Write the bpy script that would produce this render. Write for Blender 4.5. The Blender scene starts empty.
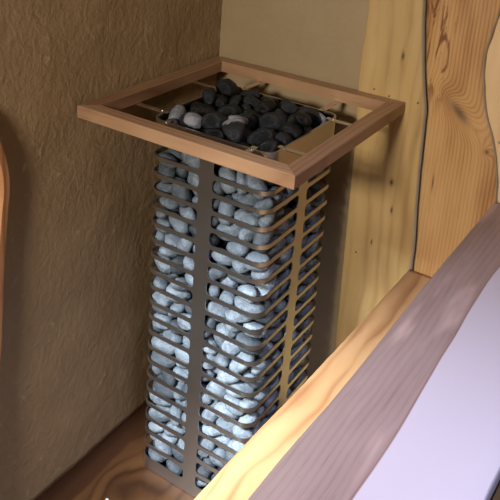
import bpy, bmesh, math, random
from mathutils import Vector, Matrix, noise, Euler
S = bpy.context.scene
C = S.collection
PI = math.pi

# ------------------------------------------------------------ camera
cam = bpy.data.cameras.new('camera'); co = bpy.data.objects.new('camera', cam); C.objects.link(co)
co.location = (0.92364, -1.54226, 0.63861)
co.rotation_euler = (1.27583, -0.06023, 0.59082)
cam.sensor_width = 36; cam.lens = 759.41 / 500 * 36
cam.shift_x = (250 - 227.5) / 500; cam.shift_y = (66.35 - 250) / 500
cam.clip_start = .02
S.camera = co

# ------------------------------------------------------------ world, lights, exposure
w = bpy.data.worlds.new('world'); S.world = w; w.use_nodes = True
bg = w.node_tree.nodes['Background']; bg.inputs[0].default_value = (.55, .68, 1, 1); bg.inputs[1].default_value = .3
S.view_settings.view_transform = 'Standard'; S.view_settings.look = 'None'
S.view_settings.gamma = 1; S.view_settings.exposure = 0.0

def area(name, loc, target, sx, sy, power, col, spread=180):
    l = bpy.data.lights.new(name, 'AREA'); l.shape = 'RECTANGLE'; l.size = sx; l.size_y = sy
    l.energy = power; l.color = col; l.spread = math.radians(spread)
    o = bpy.data.objects.new(name, l); C.objects.link(o); o.location = loc
    d = Vector(target) - Vector(loc)
    o.rotation_euler = d.to_track_quat('-Z', 'Y').to_euler()
    return o
# added, aimed lamp standing in for daylight on the lower heater and ledge
area('daylight_beam', (-.20, -1.95, .95), (.24, -.27, -.82), .25, .25, 9.2, (.82, .91, 1.0), 29)
# added fill lamp for back wall and rail fronts; front wall has no window
area('front_fill', (.32, -2.5, .85), (.25, .30, -.10), .35, .25, 15, (1.0, .92, .82), 100)
# added cool fill lamp over the bench and top surfaces; ceiling has no opening
area('bench_fill', (1.3, -1.25, 1.65), (.76, -.68, -.2), .5, .5, 4.9, (.66, .69, 1.0), 46)

# ------------------------------------------------------------ helpers
def link(name, me, mat=None, parent=None, loc=None):
    o = bpy.data.objects.new(name, me); C.objects.link(o)
    if mat: me.materials.append(mat)
    if parent: o.parent = parent
    if loc: o.location = loc
    return o
def bm_obj(name, bm, mat=None, parent=None, loc=None, smooth=False):
    me = bpy.data.meshes.new(name); bm.normal_update(); bm.to_mesh(me); bm.free()
    if smooth:
        for p in me.polygons: p.use_smooth = True
    return link(name, me, mat, parent, loc)
def empty(name, loc=(0, 0, 0)):
    o = bpy.data.objects.new(name, None); C.objects.link(o); o.location = loc; return o
def tag(o, label=None, cat=None, group=None, kind=None):
    for k, v in (('label', label), ('category', cat), ('group', group), ('kind', kind)):
        if v: o[k] = v
    return o
def add_box(bm, x0, x1, y0, y1, z0, z1):
    vs = [bm.verts.new((x, y, z)) for x in (x0, x1) for y in (y0, y1) for z in (z0, z1)]
    for f in ((0, 1, 3, 2), (4, 6, 7, 5), (0, 4, 5, 1), (2, 3, 7, 6), (0, 2, 6, 4), (1, 5, 7, 3)):
        bm.faces.new([vs[i] for i in f])
def bevel(bm, off, seg=2, angle=.6):
    es = [e for e in bm.edges if len(e.link_faces) == 2 and e.calc_face_angle(0) > angle]
    bmesh.ops.bevel(bm, geom=es, offset=off, segments=seg, affect='EDGES', profile=.5)
def box_obj(name, b, mat, parent=None, bev=0):
    bm = bmesh.new(); add_box(bm, *b); bmesh.ops.recalc_face_normals(bm, faces=bm.faces)
    if bev: bevel(bm, bev)
    return bm_obj(name, bm, mat, parent)

# ------------------------------------------------------------ node helpers
class NT:
    def __init__(s, name):
        s.m = bpy.data.materials.new(name); s.m.use_nodes = True
        s.t = s.m.node_tree; s.n = s.t.nodes; s.l = s.t.links
        s.b = s.n['Principled BSDF']
        tc = s.n.new('ShaderNodeTexCoord'); s.obj = tc.outputs['Object']
        sp = s.n.new('ShaderNodeSeparateXYZ'); s.l.new(s.obj, sp.inputs[0])
        s.x, s.y, s.z = sp.outputs
    def put(s, v, sock):
        if isinstance(v, (int, float)): sock.default_value = v
        elif isinstance(v, (tuple, list)): sock.default_value = tuple(v) + ((1,) if len(v) == 3 and sock.type == 'RGBA' else ())
        else: s.l.new(v, sock)
    def f(s, op, *a, clamp=False):
        n = s.n.new('ShaderNodeMath'); n.operation = op; n.use_clamp = clamp
        for i, v in enumerate(a): s.put(v, n.inputs[i])
        return n.outputs[0]
    def vec(s, x, y, z):
        n = s.n.new('ShaderNodeCombineXYZ')
        for i, v in enumerate((x, y, z)): s.put(v, n.inputs[i])
        return n.outputs[0]
    def noise(s, v, scale, detail=4, rough=.5, dist=0):
        n = s.n.new('ShaderNodeTexNoise'); s.put(v, n.inputs['Vector'])
        n.inputs['Scale'].default_value = scale; n.inputs['Detail'].default_value = detail
        n.inputs['Roughness'].default_value = rough; n.inputs['Distortion'].default_value = dist
        return n.outputs[0]
    def ramp(s, v, stops, interp='LINEAR'):
        n = s.n.new('ShaderNodeValToRGB'); n.color_ramp.interpolation = interp; s.put(v, n.inputs[0])
        e = n.color_ramp.elements
        while len(e) < len(stops): e.new(.5)
        for i, (p, c) in enumerate(stops): e[i].position = p; e[i].color = tuple(c) + (1,)
        return n.outputs[0]
    def mix(s, fac, a, b, mode='MIX'):
        n = s.n.new('ShaderNodeMix'); n.data_type = 'RGBA'; n.blend_type = mode
        s.put(fac, n.inputs[0]); s.put(a, n.inputs[6]); s.put(b, n.inputs[7]); return n.outputs[2]
    def step(s, v, lo, hi):
        n = s.n.new('ShaderNodeMapRange'); n.interpolation_type = 'SMOOTHSTEP'
        s.put(v, n.inputs[0]); n.inputs[1].default_value = lo; n.inputs[2].default_value = hi; return n.outputs[0]
    def bump(s, h, strength, dist=.01):
        n = s.n.new('ShaderNodeBump'); s.put(h, n.inputs['Height'])
        n.inputs['Strength'].default_value = strength; n.inputs['Distance'].default_value = dist
        s.l.new(n.outputs[0], s.b.inputs['Normal'])
    def done(s, col, rough=.5, metal=0, spec=None):
        s.put(col, s.b.inputs['Base Color']); s.put(rough, s.b.inputs['Roughness']); s.put(metal, s.b.inputs['Metallic'])
        if spec is not None: s.b.inputs['Specular IOR Level'].default_value = spec
        return s.m

def plaster():
    t = NT('plaster')
    n1 = t.noise(t.obj, 7, 6, .6); n2 = t.noise(t.obj, 55, 5, .6, .6)
    v = t.n.new('ShaderNodeTexNoise'); t.l.new(t.vec(t.x, t.f('MULTIPLY', t.y, 1.25), t.f('MULTIPLY', t.z, .9)), v.inputs['Vector'])
    v.inputs['Scale'].default_value = 30; v.inputs['Detail'].default_value = 8; v.inputs['Distortion'].default_value = .7
    h = t.f('ADD', t.f('MULTIPLY', v.outputs[0], 1.0), t.f('MULTIPLY', n2, .8))
    col = t.mix(n1, (.31, .20, .10), (.44, .30, .155))
    col = t.mix(t.step(v.outputs[0], .62, .75), col, (.52, .37, .20))
    t.bump(h, .4, .009)
    return t.done(col, .75)
def smooth_plaster():
    t = NT('back_plaster')
    n1 = t.noise(t.obj, 5, 6, .65); n2 = t.noise(t.obj, 60, 5, .6, .4)
    col = t.mix(n1, (.29, .205, .105), (.40, .295, .16))
    t.bump(t.f('ADD', n1, t.f('MULTIPLY', n2, .35)), .35, .008)
    return t.done(col, .6)

def wood(name, stops, along='z', across='x', freq=40, stretch=.12, warp=.02, knots=(), pores=.25, rough=.5, seed=0., blotch=None, knot_col=(.05, .02, .008), gcontrast=1., spec=.35):
    """grain runs along one axis; contour lines bend round the knots (a, b, ra, rb, push)"""
    t = NT(name)
    ax = {'x': t.x, 'y': t.y, 'z': t.z}
    A = ax[across]; L = ax[along]; O = [ax[k] for k in 'xyz' if k not in (along, across)][0]
    v = t.vec(t.f('ADD', A, seed), t.f('MULTIPLY', L, stretch * 1.0), t.f('MULTIPLY', O, .6))
    n = t.noise(v, 9, 3, .5)
    n2 = t.noise(t.vec(t.f('ADD', A, seed + 3), L, O), 2.2, 2, .5)
    F = t.f('ADD', A, t.f('MULTIPLY', t.f('SUBTRACT', n, .5), warp * 2))
    F = t.f('ADD', F, t.f('MULTIPLY', t.f('SUBTRACT', n2, .5), warp * 3.5))
    dark = None
    for (ka, kl, ra, rl, push, tilt) in knots:
        da = t.f('SUBTRACT', A, ka); dl = t.f('SUBTRACT', L, kl)
        if tilt:
            c_, s_ = math.cos(tilt), math.sin(tilt)
            da, dl = (t.f('ADD', t.f('MULTIPLY', da, c_), t.f('MULTIPLY', dl, s_)),
                      t.f('SUBTRACT', t.f('MULTIPLY', dl, c_), t.f('MULTIPLY', da, s_)))
        q = t.f('ADD', t.f('POWER', t.f('ABSOLUTE', t.f('DIVIDE', da, ra)), 2), t.f('POWER', t.f('ABSOLUTE', t.f('DIVIDE', dl, rl)), 2))
        g = t.f('EXPONENT', t.f('MULTIPLY', q, -.35))
        F = t.f('ADD', F, t.f('MULTIPLY', g, push))
        k = t.f('EXPONENT', t.f('MULTIPLY', q, -1.5))
        dark = k if dark is None else t.f('MAXIMUM', dark, k)
    ring = t.f('MULTIPLY', F, freq)
    saw = t.f('FRACT', ring)
    line = t.f('POWER', t.f('ABSOLUTE', t.f('SUBTRACT', t.f('MULTIPLY', saw, 2), 1)), 2.2)
    line = t.f('MULTIPLY', line, t.f('ADD', .35, t.f('MULTIPLY', t.noise(t.vec(F, 0., seed), 17, 2), .9)))
    fib = t.noise(t.vec(t.f('MULTIPLY', A, 60), t.f('MULTIPLY', L, 2.5), t.f('MULTIPLY', O, 30)), 4, 4, .7)
    broad = t.noise(t.vec(F, t.f('MULTIPLY', L, .18), seed), 11, 3, .55)
    base = t.ramp(t.f('ADD', t.f('MULTIPLY', broad, 1.0), t.f('MULTIPLY', t.f('SUBTRACT', line, .35), .38 * gcontrast)), stops)
    col = t.mix(t.f('MULTIPLY', t.step(fib, .52, .8), pores), base, tuple(c * .45 for c in stops[-1][1]))
    if blotch:
        for (bc, fn) in blotch: col = t.mix(fn(t, A, L, F), col, bc)
    if dark is not None: col = t.mix(t.f('MULTIPLY', dark, .9), col, knot_col)
    t.bump(t.f('ADD', t.f('MULTIPLY', line, .25), fib), .12, .002)
    return t.done(col, rough, spec=spec)

def steel(name, col=(.56, .53, .48), rough=.36, aniso=True):
    t = NT(name)
    n = t.noise(t.vec(t.f('MULTIPLY', t.x, 3), t.f('MULTIPLY', t.y, 3), t.f('MULTIPLY', t.z, 90)), 6, 3, .6)
    n2 = t.noise(t.obj, 4, 3)
    t.bump(n, .05, .0005)
    r = t.f('ADD', rough - .06, t.f('MULTIPLY', n2, .14))
    return t.done(t.mix(n2, col, tuple(c * .85 for c in col)), r, 1.0)

def stone_mat(name, c1, c2, rough, vein=.3, bumpy=.3):
    t = NT(name)
    oi = t.n.new('ShaderNodeObjectInfo')
    rnd = oi.outputs['Random']
    n = t.noise(t.obj, 3.2, 6, .7, .3); n2 = t.noise(t.obj, 11, 6, .75)
    col = t.mix(t.step(n, .3, .7), c1, c2)
    col = t.mix(t.f('MULTIPLY', t.step(n2, .5, .72), vein), col, tuple(min(1, c * 1.9 + .03) for c in c2))
    col = t.mix(t.f('MULTIPLY', t.step(rnd, .35, 1.05), .9), col, tuple(c * .22 for c in c1))
    edge = t.n.new('ShaderNodeTexNoise'); t.l.new(t.vec(t.f('ADD', t.x, rnd), t.y, t.z), edge.inputs['Vector']); edge.inputs['Scale'].default_value = 1.3
    col = t.mix(t.f('MULTIPLY', t.step(edge.outputs[0], .5, .72), .5), col, tuple(c * .4 for c in c1))
    t.bump(t.f('ADD', n, t.f('MULTIPLY', n2, .5)), bumpy, .08)
    return t.done(col, rough, spec=.4)

M = {}
M['plaster'] = plaster(); M['back'] = smooth_plaster()
M['frame'] = wood('rail_wood', [(.25, (.47, .285, .155)), (.5, (.38, .215, .115)), (.75, (.24, .12, .06))], along='x', across='y', freq=70, warp=.012, rough=.42, pores=.35, seed=.7)
M['frame_y'] = wood('rail_wood_side', [(.25, (.40, .235, .13)), (.5, (.32, .175, .095)), (.75, (.21, .10, .055))], along='y', across='x', freq=70, warp=.012, rough=.42, pores=.35, seed=1.9)
M['yellow'] = wood('pale_board', [(.25, (.60, .41, .175)), (.5, (.52, .34, .135)), (.72, (.36, .215, .08))], freq=26, warp=.022, rough=.45, pores=.22, seed=.31, stretch=.06, gcontrast=.4,
    knots=[(.289, -.235, .006, .012, .01, 0), (.300, -.315, .004, .012, .006, 0), (.275, .12, .005, .014, .01, 0), (.255, -.43, .003, .01, .004, 0)])
M['orange'] = wood('reddish_board', [(.2, (.66, .41, .18)), (.5, (.55, .305, .115)), (.75, (.32, .145, .05))], freq=105, warp=.007, rough=.42, pores=.3, seed=5.3, stretch=.05, gcontrast=.6,
    knots=[(.440, .006, .015, .045, .055, .8), (.522, -.078, .008, .008, .02, 0), (.40, -.20, .003, .03, .008, 0)], knot_col=(.13, .075, .035),
    blotch=[((.20, .075, .025), lambda t, A, L, F: t.f('MULTIPLY', t.f('MULTIPLY', t.step(t.noise(t.vec(t.f('MULTIPLY', A, 26), t.f('MULTIPLY', L, 5), 0.), 2, 4, .6, .8), .5, .6), t.step(t.f('SUBTRACT', .405, A), 0., .02)), t.step(L, -.03, .1)))])
M['cream'] = wood('cream_board', [(.2, (.80, .58, .33)), (.5, (.74, .50, .26)), (.8, (.58, .35, .16))], freq=24, rough=.45, pores=.12, seed=8.1, gcontrast=.4)
M['ledge'] = wood('ledge_wood', [(.25, (.48, .29, .145)), (.5, (.42, .235, .105)), (.72, (.26, .12, .05))], along='y', across='x', freq=22, warp=.03, stretch=.25, rough=.4, pores=.12, seed=2.7, gcontrast=.7)
M['bench'] = wood('bench_wood', [(.2, (.36, .27, .235)), (.5, (.29, .205, .18)), (.8, (.19, .125, .11))], along='y', across='x', freq=85, warp=.014, stretch=.1, rough=.36, pores=.35, seed=4.4, gcontrast=.4,
    blotch=[((.52, .47, .50), lambda t, A, L, F: t.step(t.f('ADD', t.f('SUBTRACT', A, .657), t.f('MULTIPLY', t.f('SUBTRACT', t.noise(t.vec(0., L, 0.), 2.2, 2), .5), .03)), -.001, .0015)),
            ((.20, .10, .075), lambda t, A, L, F: t.f('MULTIPLY', t.f('MULTIPLY', t.step(t.f('ABSOLUTE', t.f('ADD', t.f('SUBTRACT', A, .656), t.f('MULTIPLY', t.f('SUBTRACT', t.noise(t.vec(0., L, 0.), 2.2, 2), .5), .03))), .003, .0), .6), 1.)),
            ((.47, .33, .29), lambda t, A, L, F: t.f('MULTIPLY', t.step(t.noise(t.vec(t.f('MULTIPLY', A, 9), t.f('MULTIPLY', L, 1.6), 2.), 1.6, 3), .55, .68), t.step(A, .656, .640)))])
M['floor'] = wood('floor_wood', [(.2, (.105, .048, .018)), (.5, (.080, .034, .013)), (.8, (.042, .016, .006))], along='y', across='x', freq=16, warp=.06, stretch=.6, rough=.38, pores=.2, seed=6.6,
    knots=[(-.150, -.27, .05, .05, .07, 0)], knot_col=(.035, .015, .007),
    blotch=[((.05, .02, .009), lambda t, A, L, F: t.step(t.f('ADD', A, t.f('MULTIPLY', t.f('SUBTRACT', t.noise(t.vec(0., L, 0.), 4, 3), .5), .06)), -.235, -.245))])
M['room'] = wood('room_wood', [(.2, (.17, .125, .085)), (.5, (.13, .095, .065)), (.8, (.08, .055, .035))], freq=20, seed=9.1)
M['steel'] = steel('brushed_steel'); M['steel_in'] = steel('blackened_steel', (.05, .045, .04), .5)
M['chrome'] = steel('bright_steel', (.80, .78, .76), .22)
M['grey'] = stone_mat('grey_stone', (.115, .138, .162), (.235, .275, .31), .6, .5)
M['black'] = stone_mat('dark_stone', (.010, .012, .014), (.028, .033, .038), .42, .12, .45)
M['pale'] = stone_mat('pale_stone', (.16, .17, .19), (.34, .35, .38), .6, .4)
def patched():
    t = NT('patched_stone')
    n = t.noise(t.obj, 3.5, 5, .7); m = t.step(t.f('ADD', t.f('ADD', t.x, t.f('MULTIPLY', t.z, .6)), t.f('MULTIPLY', t.f('SUBTRACT', n, .5), .9)), .38, .5)
    t.bump(n, .4, .08)
    return t.done(t.mix(m, (.016, .019, .022), (.30, .31, .34)), .5)
M['patched'] = patched()
M['nail'] = steel('nail_steel', (.35, .3, .25), .4)
M['bark'] = NT('bark').done((.05, .03, .02), .9)
M['edge'] = NT('pale_bark_edge').done((.52, .42, .30), .8)
M['trim'] = wood('trim_wood', [(.2, (.62, .33, .15)), (.5, (.55, .26, .11)), (.8, (.35, .14, .05))], along='z', across='y', freq=40, seed=3.9)
M['dark'] = NT('recess_shade').done((.025, .018, .013), .8)

# ------------------------------------------------------------ room
FZ = -1.0909
WX, WY = -.306, .318        # left wall plane, back wall plane
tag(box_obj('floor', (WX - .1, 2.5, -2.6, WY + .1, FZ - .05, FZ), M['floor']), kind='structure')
def wall_mesh(name, corner, du, dv, nu, nv, nrm, amp, mat):
    bm = bmesh.new(); g = []
    for i in range(nu + 1):
        r = []
        for j in range(nv + 1):
            p = Vector(corner) + Vector(du) * (i / nu) + Vector(dv) * (j / nv)
            h = noise.noise(p * 6) * amp + noise.noise(p * 19 + Vector((3, 1, 7))) * amp * .4
            r.append(bm.verts.new(p + Vector(nrm) * (h - amp)))
        g.append(r)
    for i in range(nu):
        for j in range(nv): bm.faces.new((g[i][j], g[i + 1][j], g[i + 1][j + 1], g[i][j + 1]))
    # solid slab: back face
    r = bmesh.ops.extrude_face_region(bm, geom=bm.faces[:])
    bmesh.ops.translate(bm, vec=Vector(nrm) * -.12, verts=[v for v in r['geom'] if isinstance(v, bmesh.types.BMVert)])
    bmesh.ops.recalc_face_normals(bm, faces=bm.faces)
    return tag(bm_obj(name, bm, mat, smooth=True), kind='structure')
wall_mesh('wall_left', (WX, -2.6, FZ), (0, 2.66 + WY, 0), (0, 0, 3.0), 140, 140, (1, 0, 0), .0035, M['plaster'])
wall_mesh('wall_back', (WX - .06, WY, FZ), (2.86, 0, 0), (0, 0, 3.0), 120, 120, (0, -1, 0), .002, M['back'])
tag(box_obj('wall_right', (2.5, 2.6, -2.6, WY + .1, FZ - .05, 1.91), M['room']), kind='structure')
tag(box_obj('wall_front', (WX - .1, 2.6, -2.7, -2.6, FZ - .05, 1.91), M['room']), kind='structure')
tag(box_obj('ceiling', (WX - .1, 2.6, -2.7, WY + .1, 1.91, 1.98), M['room']), kind='structure')

# ------------------------------------------------------------ live-edge boards on the back wall
def smooth_poly(pts, n=8):
    out = []
    for i in range(len(pts) - 1):
        p0 = pts[max(i - 1, 0)]; p1 = pts[i]; p2 = pts[i + 1]; p3 = pts[min(i + 2, len(pts) - 1)]
        for k in range(n):
            t = k / n
            out.append(tuple(.5 * ((2 * p1[c]) + (-p0[c] + p2[c]) * t + (2 * p0[c] - 5 * p1[c] + 4 * p2[c] - p3[c]) * t * t + (-p0[c] + 3 * p1[c] - 3 * p2[c] + p3[c]) * t ** 3) for c in range(2)))
    out.append(tuple(pts[-1])); return out
def at(poly, s):
    for a, b in zip(poly, poly[1:]):
        if (a[0] - s) * (b[0] - s) <= 0 and a[0] != b[0]: return a[1] + (b[1] - a[1]) * (s - a[0]) / (b[0] - a[0])
    return poly[0][1] if abs(s - poly[0][0]) < abs(s - poly[-1][0]) else poly[-1][1]
def ribbon_board(name, lo, hi, s0, s1, n, axis, front, thick, mat, parent=None, wob=.0012, under=.004, mats=None, flare=0):
    """board whose two long edges follow curves; axis 'z': runs upward on the back wall, 'y': lies flat, runs along y"""
    bm = bmesh.new(); rows = []
    lo = smooth_poly(lo); hi = smooth_poly(hi)
    for i in range(n + 1):
        s = s0 + (s1 - s0) * i / n
        a = at(lo, s) + noise.noise(Vector((s * 30, 1, 2))) * wob; b = at(hi, s) + noise.noise(Vector((s * 30, 5, 9))) * wob
        # section: rounded live edges, undercut towards the back
        sec = [(a + under, thick), (a + under * .3, thick * .6), (a, thick * .25), (a + .0012, .0012), (a + .003, 0)]
        sec += [(a + (b - a) * k / 6, 0) for k in range(1, 6)]
        sec += [(b - .003, 0), (b - .0012, .0012), (b, thick * .25), (b + flare * .5, thick * .6), (b + flare, thick)]
        row = []
        for (u, d) in sec:
            row.append(bm.verts.new((u, front + d, s) if axis == 'z' else (u, s, front - d)))
        rows.append(row)
    m = len(rows[0]); side = []
    for i in range(n):
        for j in range(m):
            k = (j + 1) % m
            f = bm.faces.new((rows[i][j], rows[i][k], rows[i + 1][k], rows[i + 1][j])); f.smooth = True
            if mats and (j < 2 or (j >= m - 4 and j < m - 1)): f.material_index = 1
    bm.faces.new(rows[0]); bm.faces.new(rows[-1][::-1])
    bmesh.ops.recalc_face_normals(bm, faces=bm.faces)
    o = bm_obj(name, bm, mat, parent)
    if mats: o.data.materials.append(mats)
    return o
YL = [(-1.09, .19), (-.653, .180), (-.477, .176), (-.328, .173), (-.15, .170), (.0, .161), (.084, .160), (.249, .163), (.5, .15), (1.0, .17), (1.9, .16)]
YR = [(-1.09, .385), (-.467, .376), (-.3, .366), (-.2, .360), (-.1, .356), (-.01, .352), (.05, .340), (.146, .325), (.274, .310), (.5, .30), (1.0, .32), (1.9, .30)]
OR = [(-1.09, .56), (-.467, .565), (-.3, .57), (-.18, .562), (-.10, .548), (-.04, .530), (.004, .511), (.06, .494), (.152, .480), (.22, .487), (.292, .497), (.5, .51), (1.0, .49), (1.9, .5)]
CR = [(-1.09, .78), (0, .80), (1.9, .79)]
sh = lambda P, d: [(z, x + d) for z, x in P]
def wall_board(label, lo, hi, mat, nails=()):
    r = empty('wall_board', (0, 0, 0)); tag(r, label, 'wall board')
    ribbon_board('board', lo, hi, FZ + .001, 1.9, 260, 'z', .300, .0155, mat, r, mats=M['edge'], flare=.004)
    for (x, z) in nails:
        bm = bmesh.new(); bmesh.ops.create_cone(bm, cap_ends=True, segments=14, radius1=.0034, radius2=.0026, depth=.003)
        bmesh.ops.rotate(bm, cent=(0, 0, 0), matrix=Matrix.Rotation(PI / 2, 3, 'X'), verts=bm.verts)
        bm_obj('nail', bm, M['nail'], r, (x, .2995, z), smooth=True)
    return r
wall_board('pale yellow live-edge board fixed to the wall behind the heater', YL, sh(YR, -.002), M['yellow'],
           [(.207, .014), (.251, .005), (.331, .005), (.213, -.477)])
wall_board('reddish wavy-grained board with a large oval knot, right of the yellow board', sh(YR, .0085), sh(OR, -.0015), M['orange'])
wall_board('smooth cream board at the right edge, beyond the reddish knotted board', sh(OR, .0025), CR, M['cream'], [(.548, -.045)])
ribbon_board('trim_1', sh(CR, .004), [(-1.09, 2.4), (1.9, 2.4)], FZ + .001, 1.9, 20, 'z', .300, .0155, M['room'])['kind'] = 'structure'

# ------------------------------------------------------------ ledge and bench
o = ribbon_board('wooden_ledge', [(-1.7, .335), (-.664, .346), (-.3, .358), (0, .366), (.299, .3715)], [(-1.7, .60), (.299, .60)], -1.7, .2985, 120, 'y', -.469, .05, M['ledge'], wob=.001, under=.001)
tag(o, 'sunlit honey-coloured ledge board between the heater and the bench plank', 'ledge')
tag(box_obj('wall_1', (.40, .44, -1.7, .2985, FZ + .001, -.5195), M['room']), kind='structure')
o = ribbon_board('bench_plank', [(-1.75, .545), (-.841, .543), (-.571, .550), (-.154, .553), (.299, .561)], [(-1.75, .81), (-.9, .803), (-.644, .803), (-.4, .808), (.299, .80)], -1.75, .2985, 140, 'y', -.2, .045, M['bench'], wob=.0004, under=.006)
tag(o, 'wide foreground bench plank with mauve heartwood and pale sapwood', 'bench plank')
tag(box_obj('wall_2', (.565, .595, -1.7, .2985, -.4685, -.2455), M['room']), kind='structure')

# ------------------------------------------------------------ curved trim at the far left
def curve_board():
    r = empty('live_edge_post', (WX, -.52, -.3)); tag(r, 'curved live-edge wood edging with dark bark on the left wall', 'edging')
    P = smooth_poly([(-1.09, -.588), (-.888, -.577), (-.659, -.569), (-.493, -.555), (-.299, -.540), (-.192, -.529), (-.146, -.522), (-.11, -.5205), (-.073, -.525), (-.034, -.535), (.011, -.552), (.05, -.575), (.09, -.61)], 10)
    bm = bmesh.new(); rows = []
    bk = bmesh.new(); brows = []
    for i, (z, y) in enumerate(P):
        z2, y2 = P[min(i + 1, len(P) - 1)]; z1, y1 = P[max(i - 1, 0)]
        d = Vector((y2 - y1, z2 - z1)).normalized(); nrm = Vector((d.y, -d.x))   # to +y
        if nrm.x < 0: nrm = -nrm
        wd = .024
        row = []
        for (u, dep) in ((0, 0), (0, .022), (-.004, .027), (-wd + .004, .027), (-wd, .022), (-wd, 0)):
            row.append(bm.verts.new((dep, y + nrm.x * u + .52, z + nrm.y * u + .3)))
        rows.append(row)
        jag = .0035 + .004 * abs(noise.noise(Vector((z * 60, 0, 3))))
        if -.95 < z < -.12:
            brows.append([bk.verts.new((dep, y + nrm.x * u + .52, z + nrm.y * u + .3)) for (u, dep) in ((-.001, .0), (-.001, .019), (jag * .6, .017), (jag, .0))])
    for B, R in ((bm, rows), (bk, brows)):
        for a, b in zip(R, R[1:]):
            for j in range(len(a)):
                k = (j + 1) % len(a); B.faces.new((a[j], a[k], b[k], b[j]))
        B.faces.new(R[0]); B.faces.new(R[-1][::-1]); bmesh.ops.recalc_face_normals(B, faces=B.faces)
    bm_obj('edge_board', bm, M['trim'], r); bm_obj('bark', bk, M['bark'], r)
    # flat panel, its near-black colour painting the shade of the opening inside the edging
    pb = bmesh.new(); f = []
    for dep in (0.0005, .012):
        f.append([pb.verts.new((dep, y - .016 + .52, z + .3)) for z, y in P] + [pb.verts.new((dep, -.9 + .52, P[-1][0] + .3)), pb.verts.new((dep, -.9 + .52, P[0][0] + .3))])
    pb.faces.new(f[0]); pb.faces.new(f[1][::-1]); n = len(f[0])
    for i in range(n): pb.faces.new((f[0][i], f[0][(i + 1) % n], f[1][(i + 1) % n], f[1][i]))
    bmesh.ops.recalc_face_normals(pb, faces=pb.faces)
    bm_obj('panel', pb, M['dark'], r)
curve_board()

# ------------------------------------------------------------ heater
H = .1738; RC = .034; PITCH = .0461; Z0 = -.1345; NS = 21; RIM = -.0363; TH = .0026
heater = empty('sauna_heater', (0, 0, FZ))
tag(heater, 'tall square steel sauna heater with slatted sides full of stones', 'sauna heater')
def ring_pt(u, h=H, r=RC):
    """u in 0..8: side = u//2, centre of a side at u = 1"""
    side = int(u // 2) % 4; t = (u % 2) - 1            # -1..1 along the side
    L = h - r; arc = r * PI / 4; tot = L + arc; s = abs(t) * tot
    if s <= L: x, y = s, -h
    else:
        a = (s - L) / r; x, y = L + r * math.sin(a), -(h - r) - r * math.cos(a)
    if t < 0: x = -x
    c, sn = [(1, 0), (0, 1), (-1, 0), (0, -1)][side]
    return x * c - y * sn, x * sn + y * c
TOT = (H - RC) + RC * PI / 4
def cage_mesh():
    bm = bmesh.new(); cache = {}
    def V(u, z, inner):
        k = (round(u % 8, 5), round(z, 6), inner)
        if k not in cache:
            x, y = ring_pt(u) if not inner else ring_pt(u, H - TH, RC - TH)
            cache[k] = bm.verts.new((x, y, z - FZ))
        return cache[k]
    faces = []
    def q(a, b, c, d):       # corner list of (u,z)
        pts = []
        for p in (a, b, c, d):
            if not pts or (abs(p[0] - pts[-1][0]) > 1e-6 or abs(p[1] - pts[-1][1]) > 1e-7): pts.append(p)
        if abs(pts[0][0] - pts[-1][0]) < 1e-6 and abs(pts[0][1] - pts[-1][1]) < 1e-7: pts.pop()
        if len(pts) >= 3: faces.append(pts)
    hw = .0200 / TOT          # strip half width in u
    sh_ = PITCH - .0115; rr = .0105
    for side in range(4):
        ua, ub = side * 2 + 1 + hw, side * 2 + 3 - hw       # slot runs round a corner
        L = (ub - ua) * TOT
        ss = [rr * (1 - math.cos(a * PI / 2 / 5)) for a in range(6)]
        mid = [H - RC - .02 + RC * PI / 4 + k for k in (-.030, -.024, -.019, -.014, -.009, -.0045, 0, .0045, .009, .014, .019, .024, .030)]
        ss = ss + [.05, .09] + mid + [L - .09, L - .05] + [L - s for s in ss[::-1]]
        for k in range(NS):
            zc = Z0 - (k - .5) * PITCH
            zt, zb = zc + PITCH / 2, zc - PITCH / 2
            def half(s):
                e = min(s, L - s)
                if e >= rr - 1e-9: return sh_ / 2
                return sh_ / 2 - rr + math.sqrt(max(0, rr * rr - (rr - e) ** 2))
            for s1, s2 in zip(ss, ss[1:]):
                u1, u2 = ua + s1 / TOT, ua + s2 / TOT; h1, h2 = half(s1), half(s2)
                q((u1, zt), (u1, zc + h1), (u2, zc + h2), (u2, zt))
                q((u1, zc - h1), (u1, zb), (u2, zb), (u2, zc - h2))
            h0 = half(0)
            u0, u1 = side * 2 + 1 - hw, ua
            for a, b in ((zt, zc + h0), (zc + h0, zc - h0), (zc - h0, zb)):
                q((u0, a), (u0, b), (u1, b), (u1, a))
        zt = Z0 + PITCH * .5 + PITCH * .5   # = top of first slot band
        for (za, zb2) in ((RIM, Z0 + PITCH), (Z0 - 20 * PITCH, FZ + .0015)):
            us = [side * 2 + 1 - hw] + [ua + s / TOT for s in ss]
            for u1, u2 in zip(us, us[1:]): q((u1, za), (u1, zb2), (u2, zb2), (u2, za))
    edges = {}
    for pts in faces:
        try: bm.faces.new([V(u, z, 0) for u, z in pts]); bm.faces.new([V(u, z, 1) for u, z in pts][::-1])
        except ValueError: continue
        for a, b in zip(pts, pts[1:] + pts[:1]):
            ka = (round(a[0] % 8, 5), round(a[1], 6)); kb = (round(b[0] % 8, 5), round(b[1], 6))
            k = tuple(sorted((ka, kb))); edges.setdefault(k, []).append((a, b))
    for k, l in edges.items():
        if len(l) == 1:
            a, b = l[0]
            try: bm.faces.new((V(*a, 0), V(*a, 1), V(*b, 1), V(*b, 0)))
            except ValueError: pass
    bmesh.ops.recalc_face_normals(bm, faces=bm.faces)
    for f in bm.faces: f.smooth = True
    for e in bm.edges:
        if len(e.link_faces) == 2 and e.calc_face_angle(0) > .6: e.smooth = False
    return bm
bm_obj('slatted_cage', cage_mesh(), M['steel'], heater)
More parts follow.
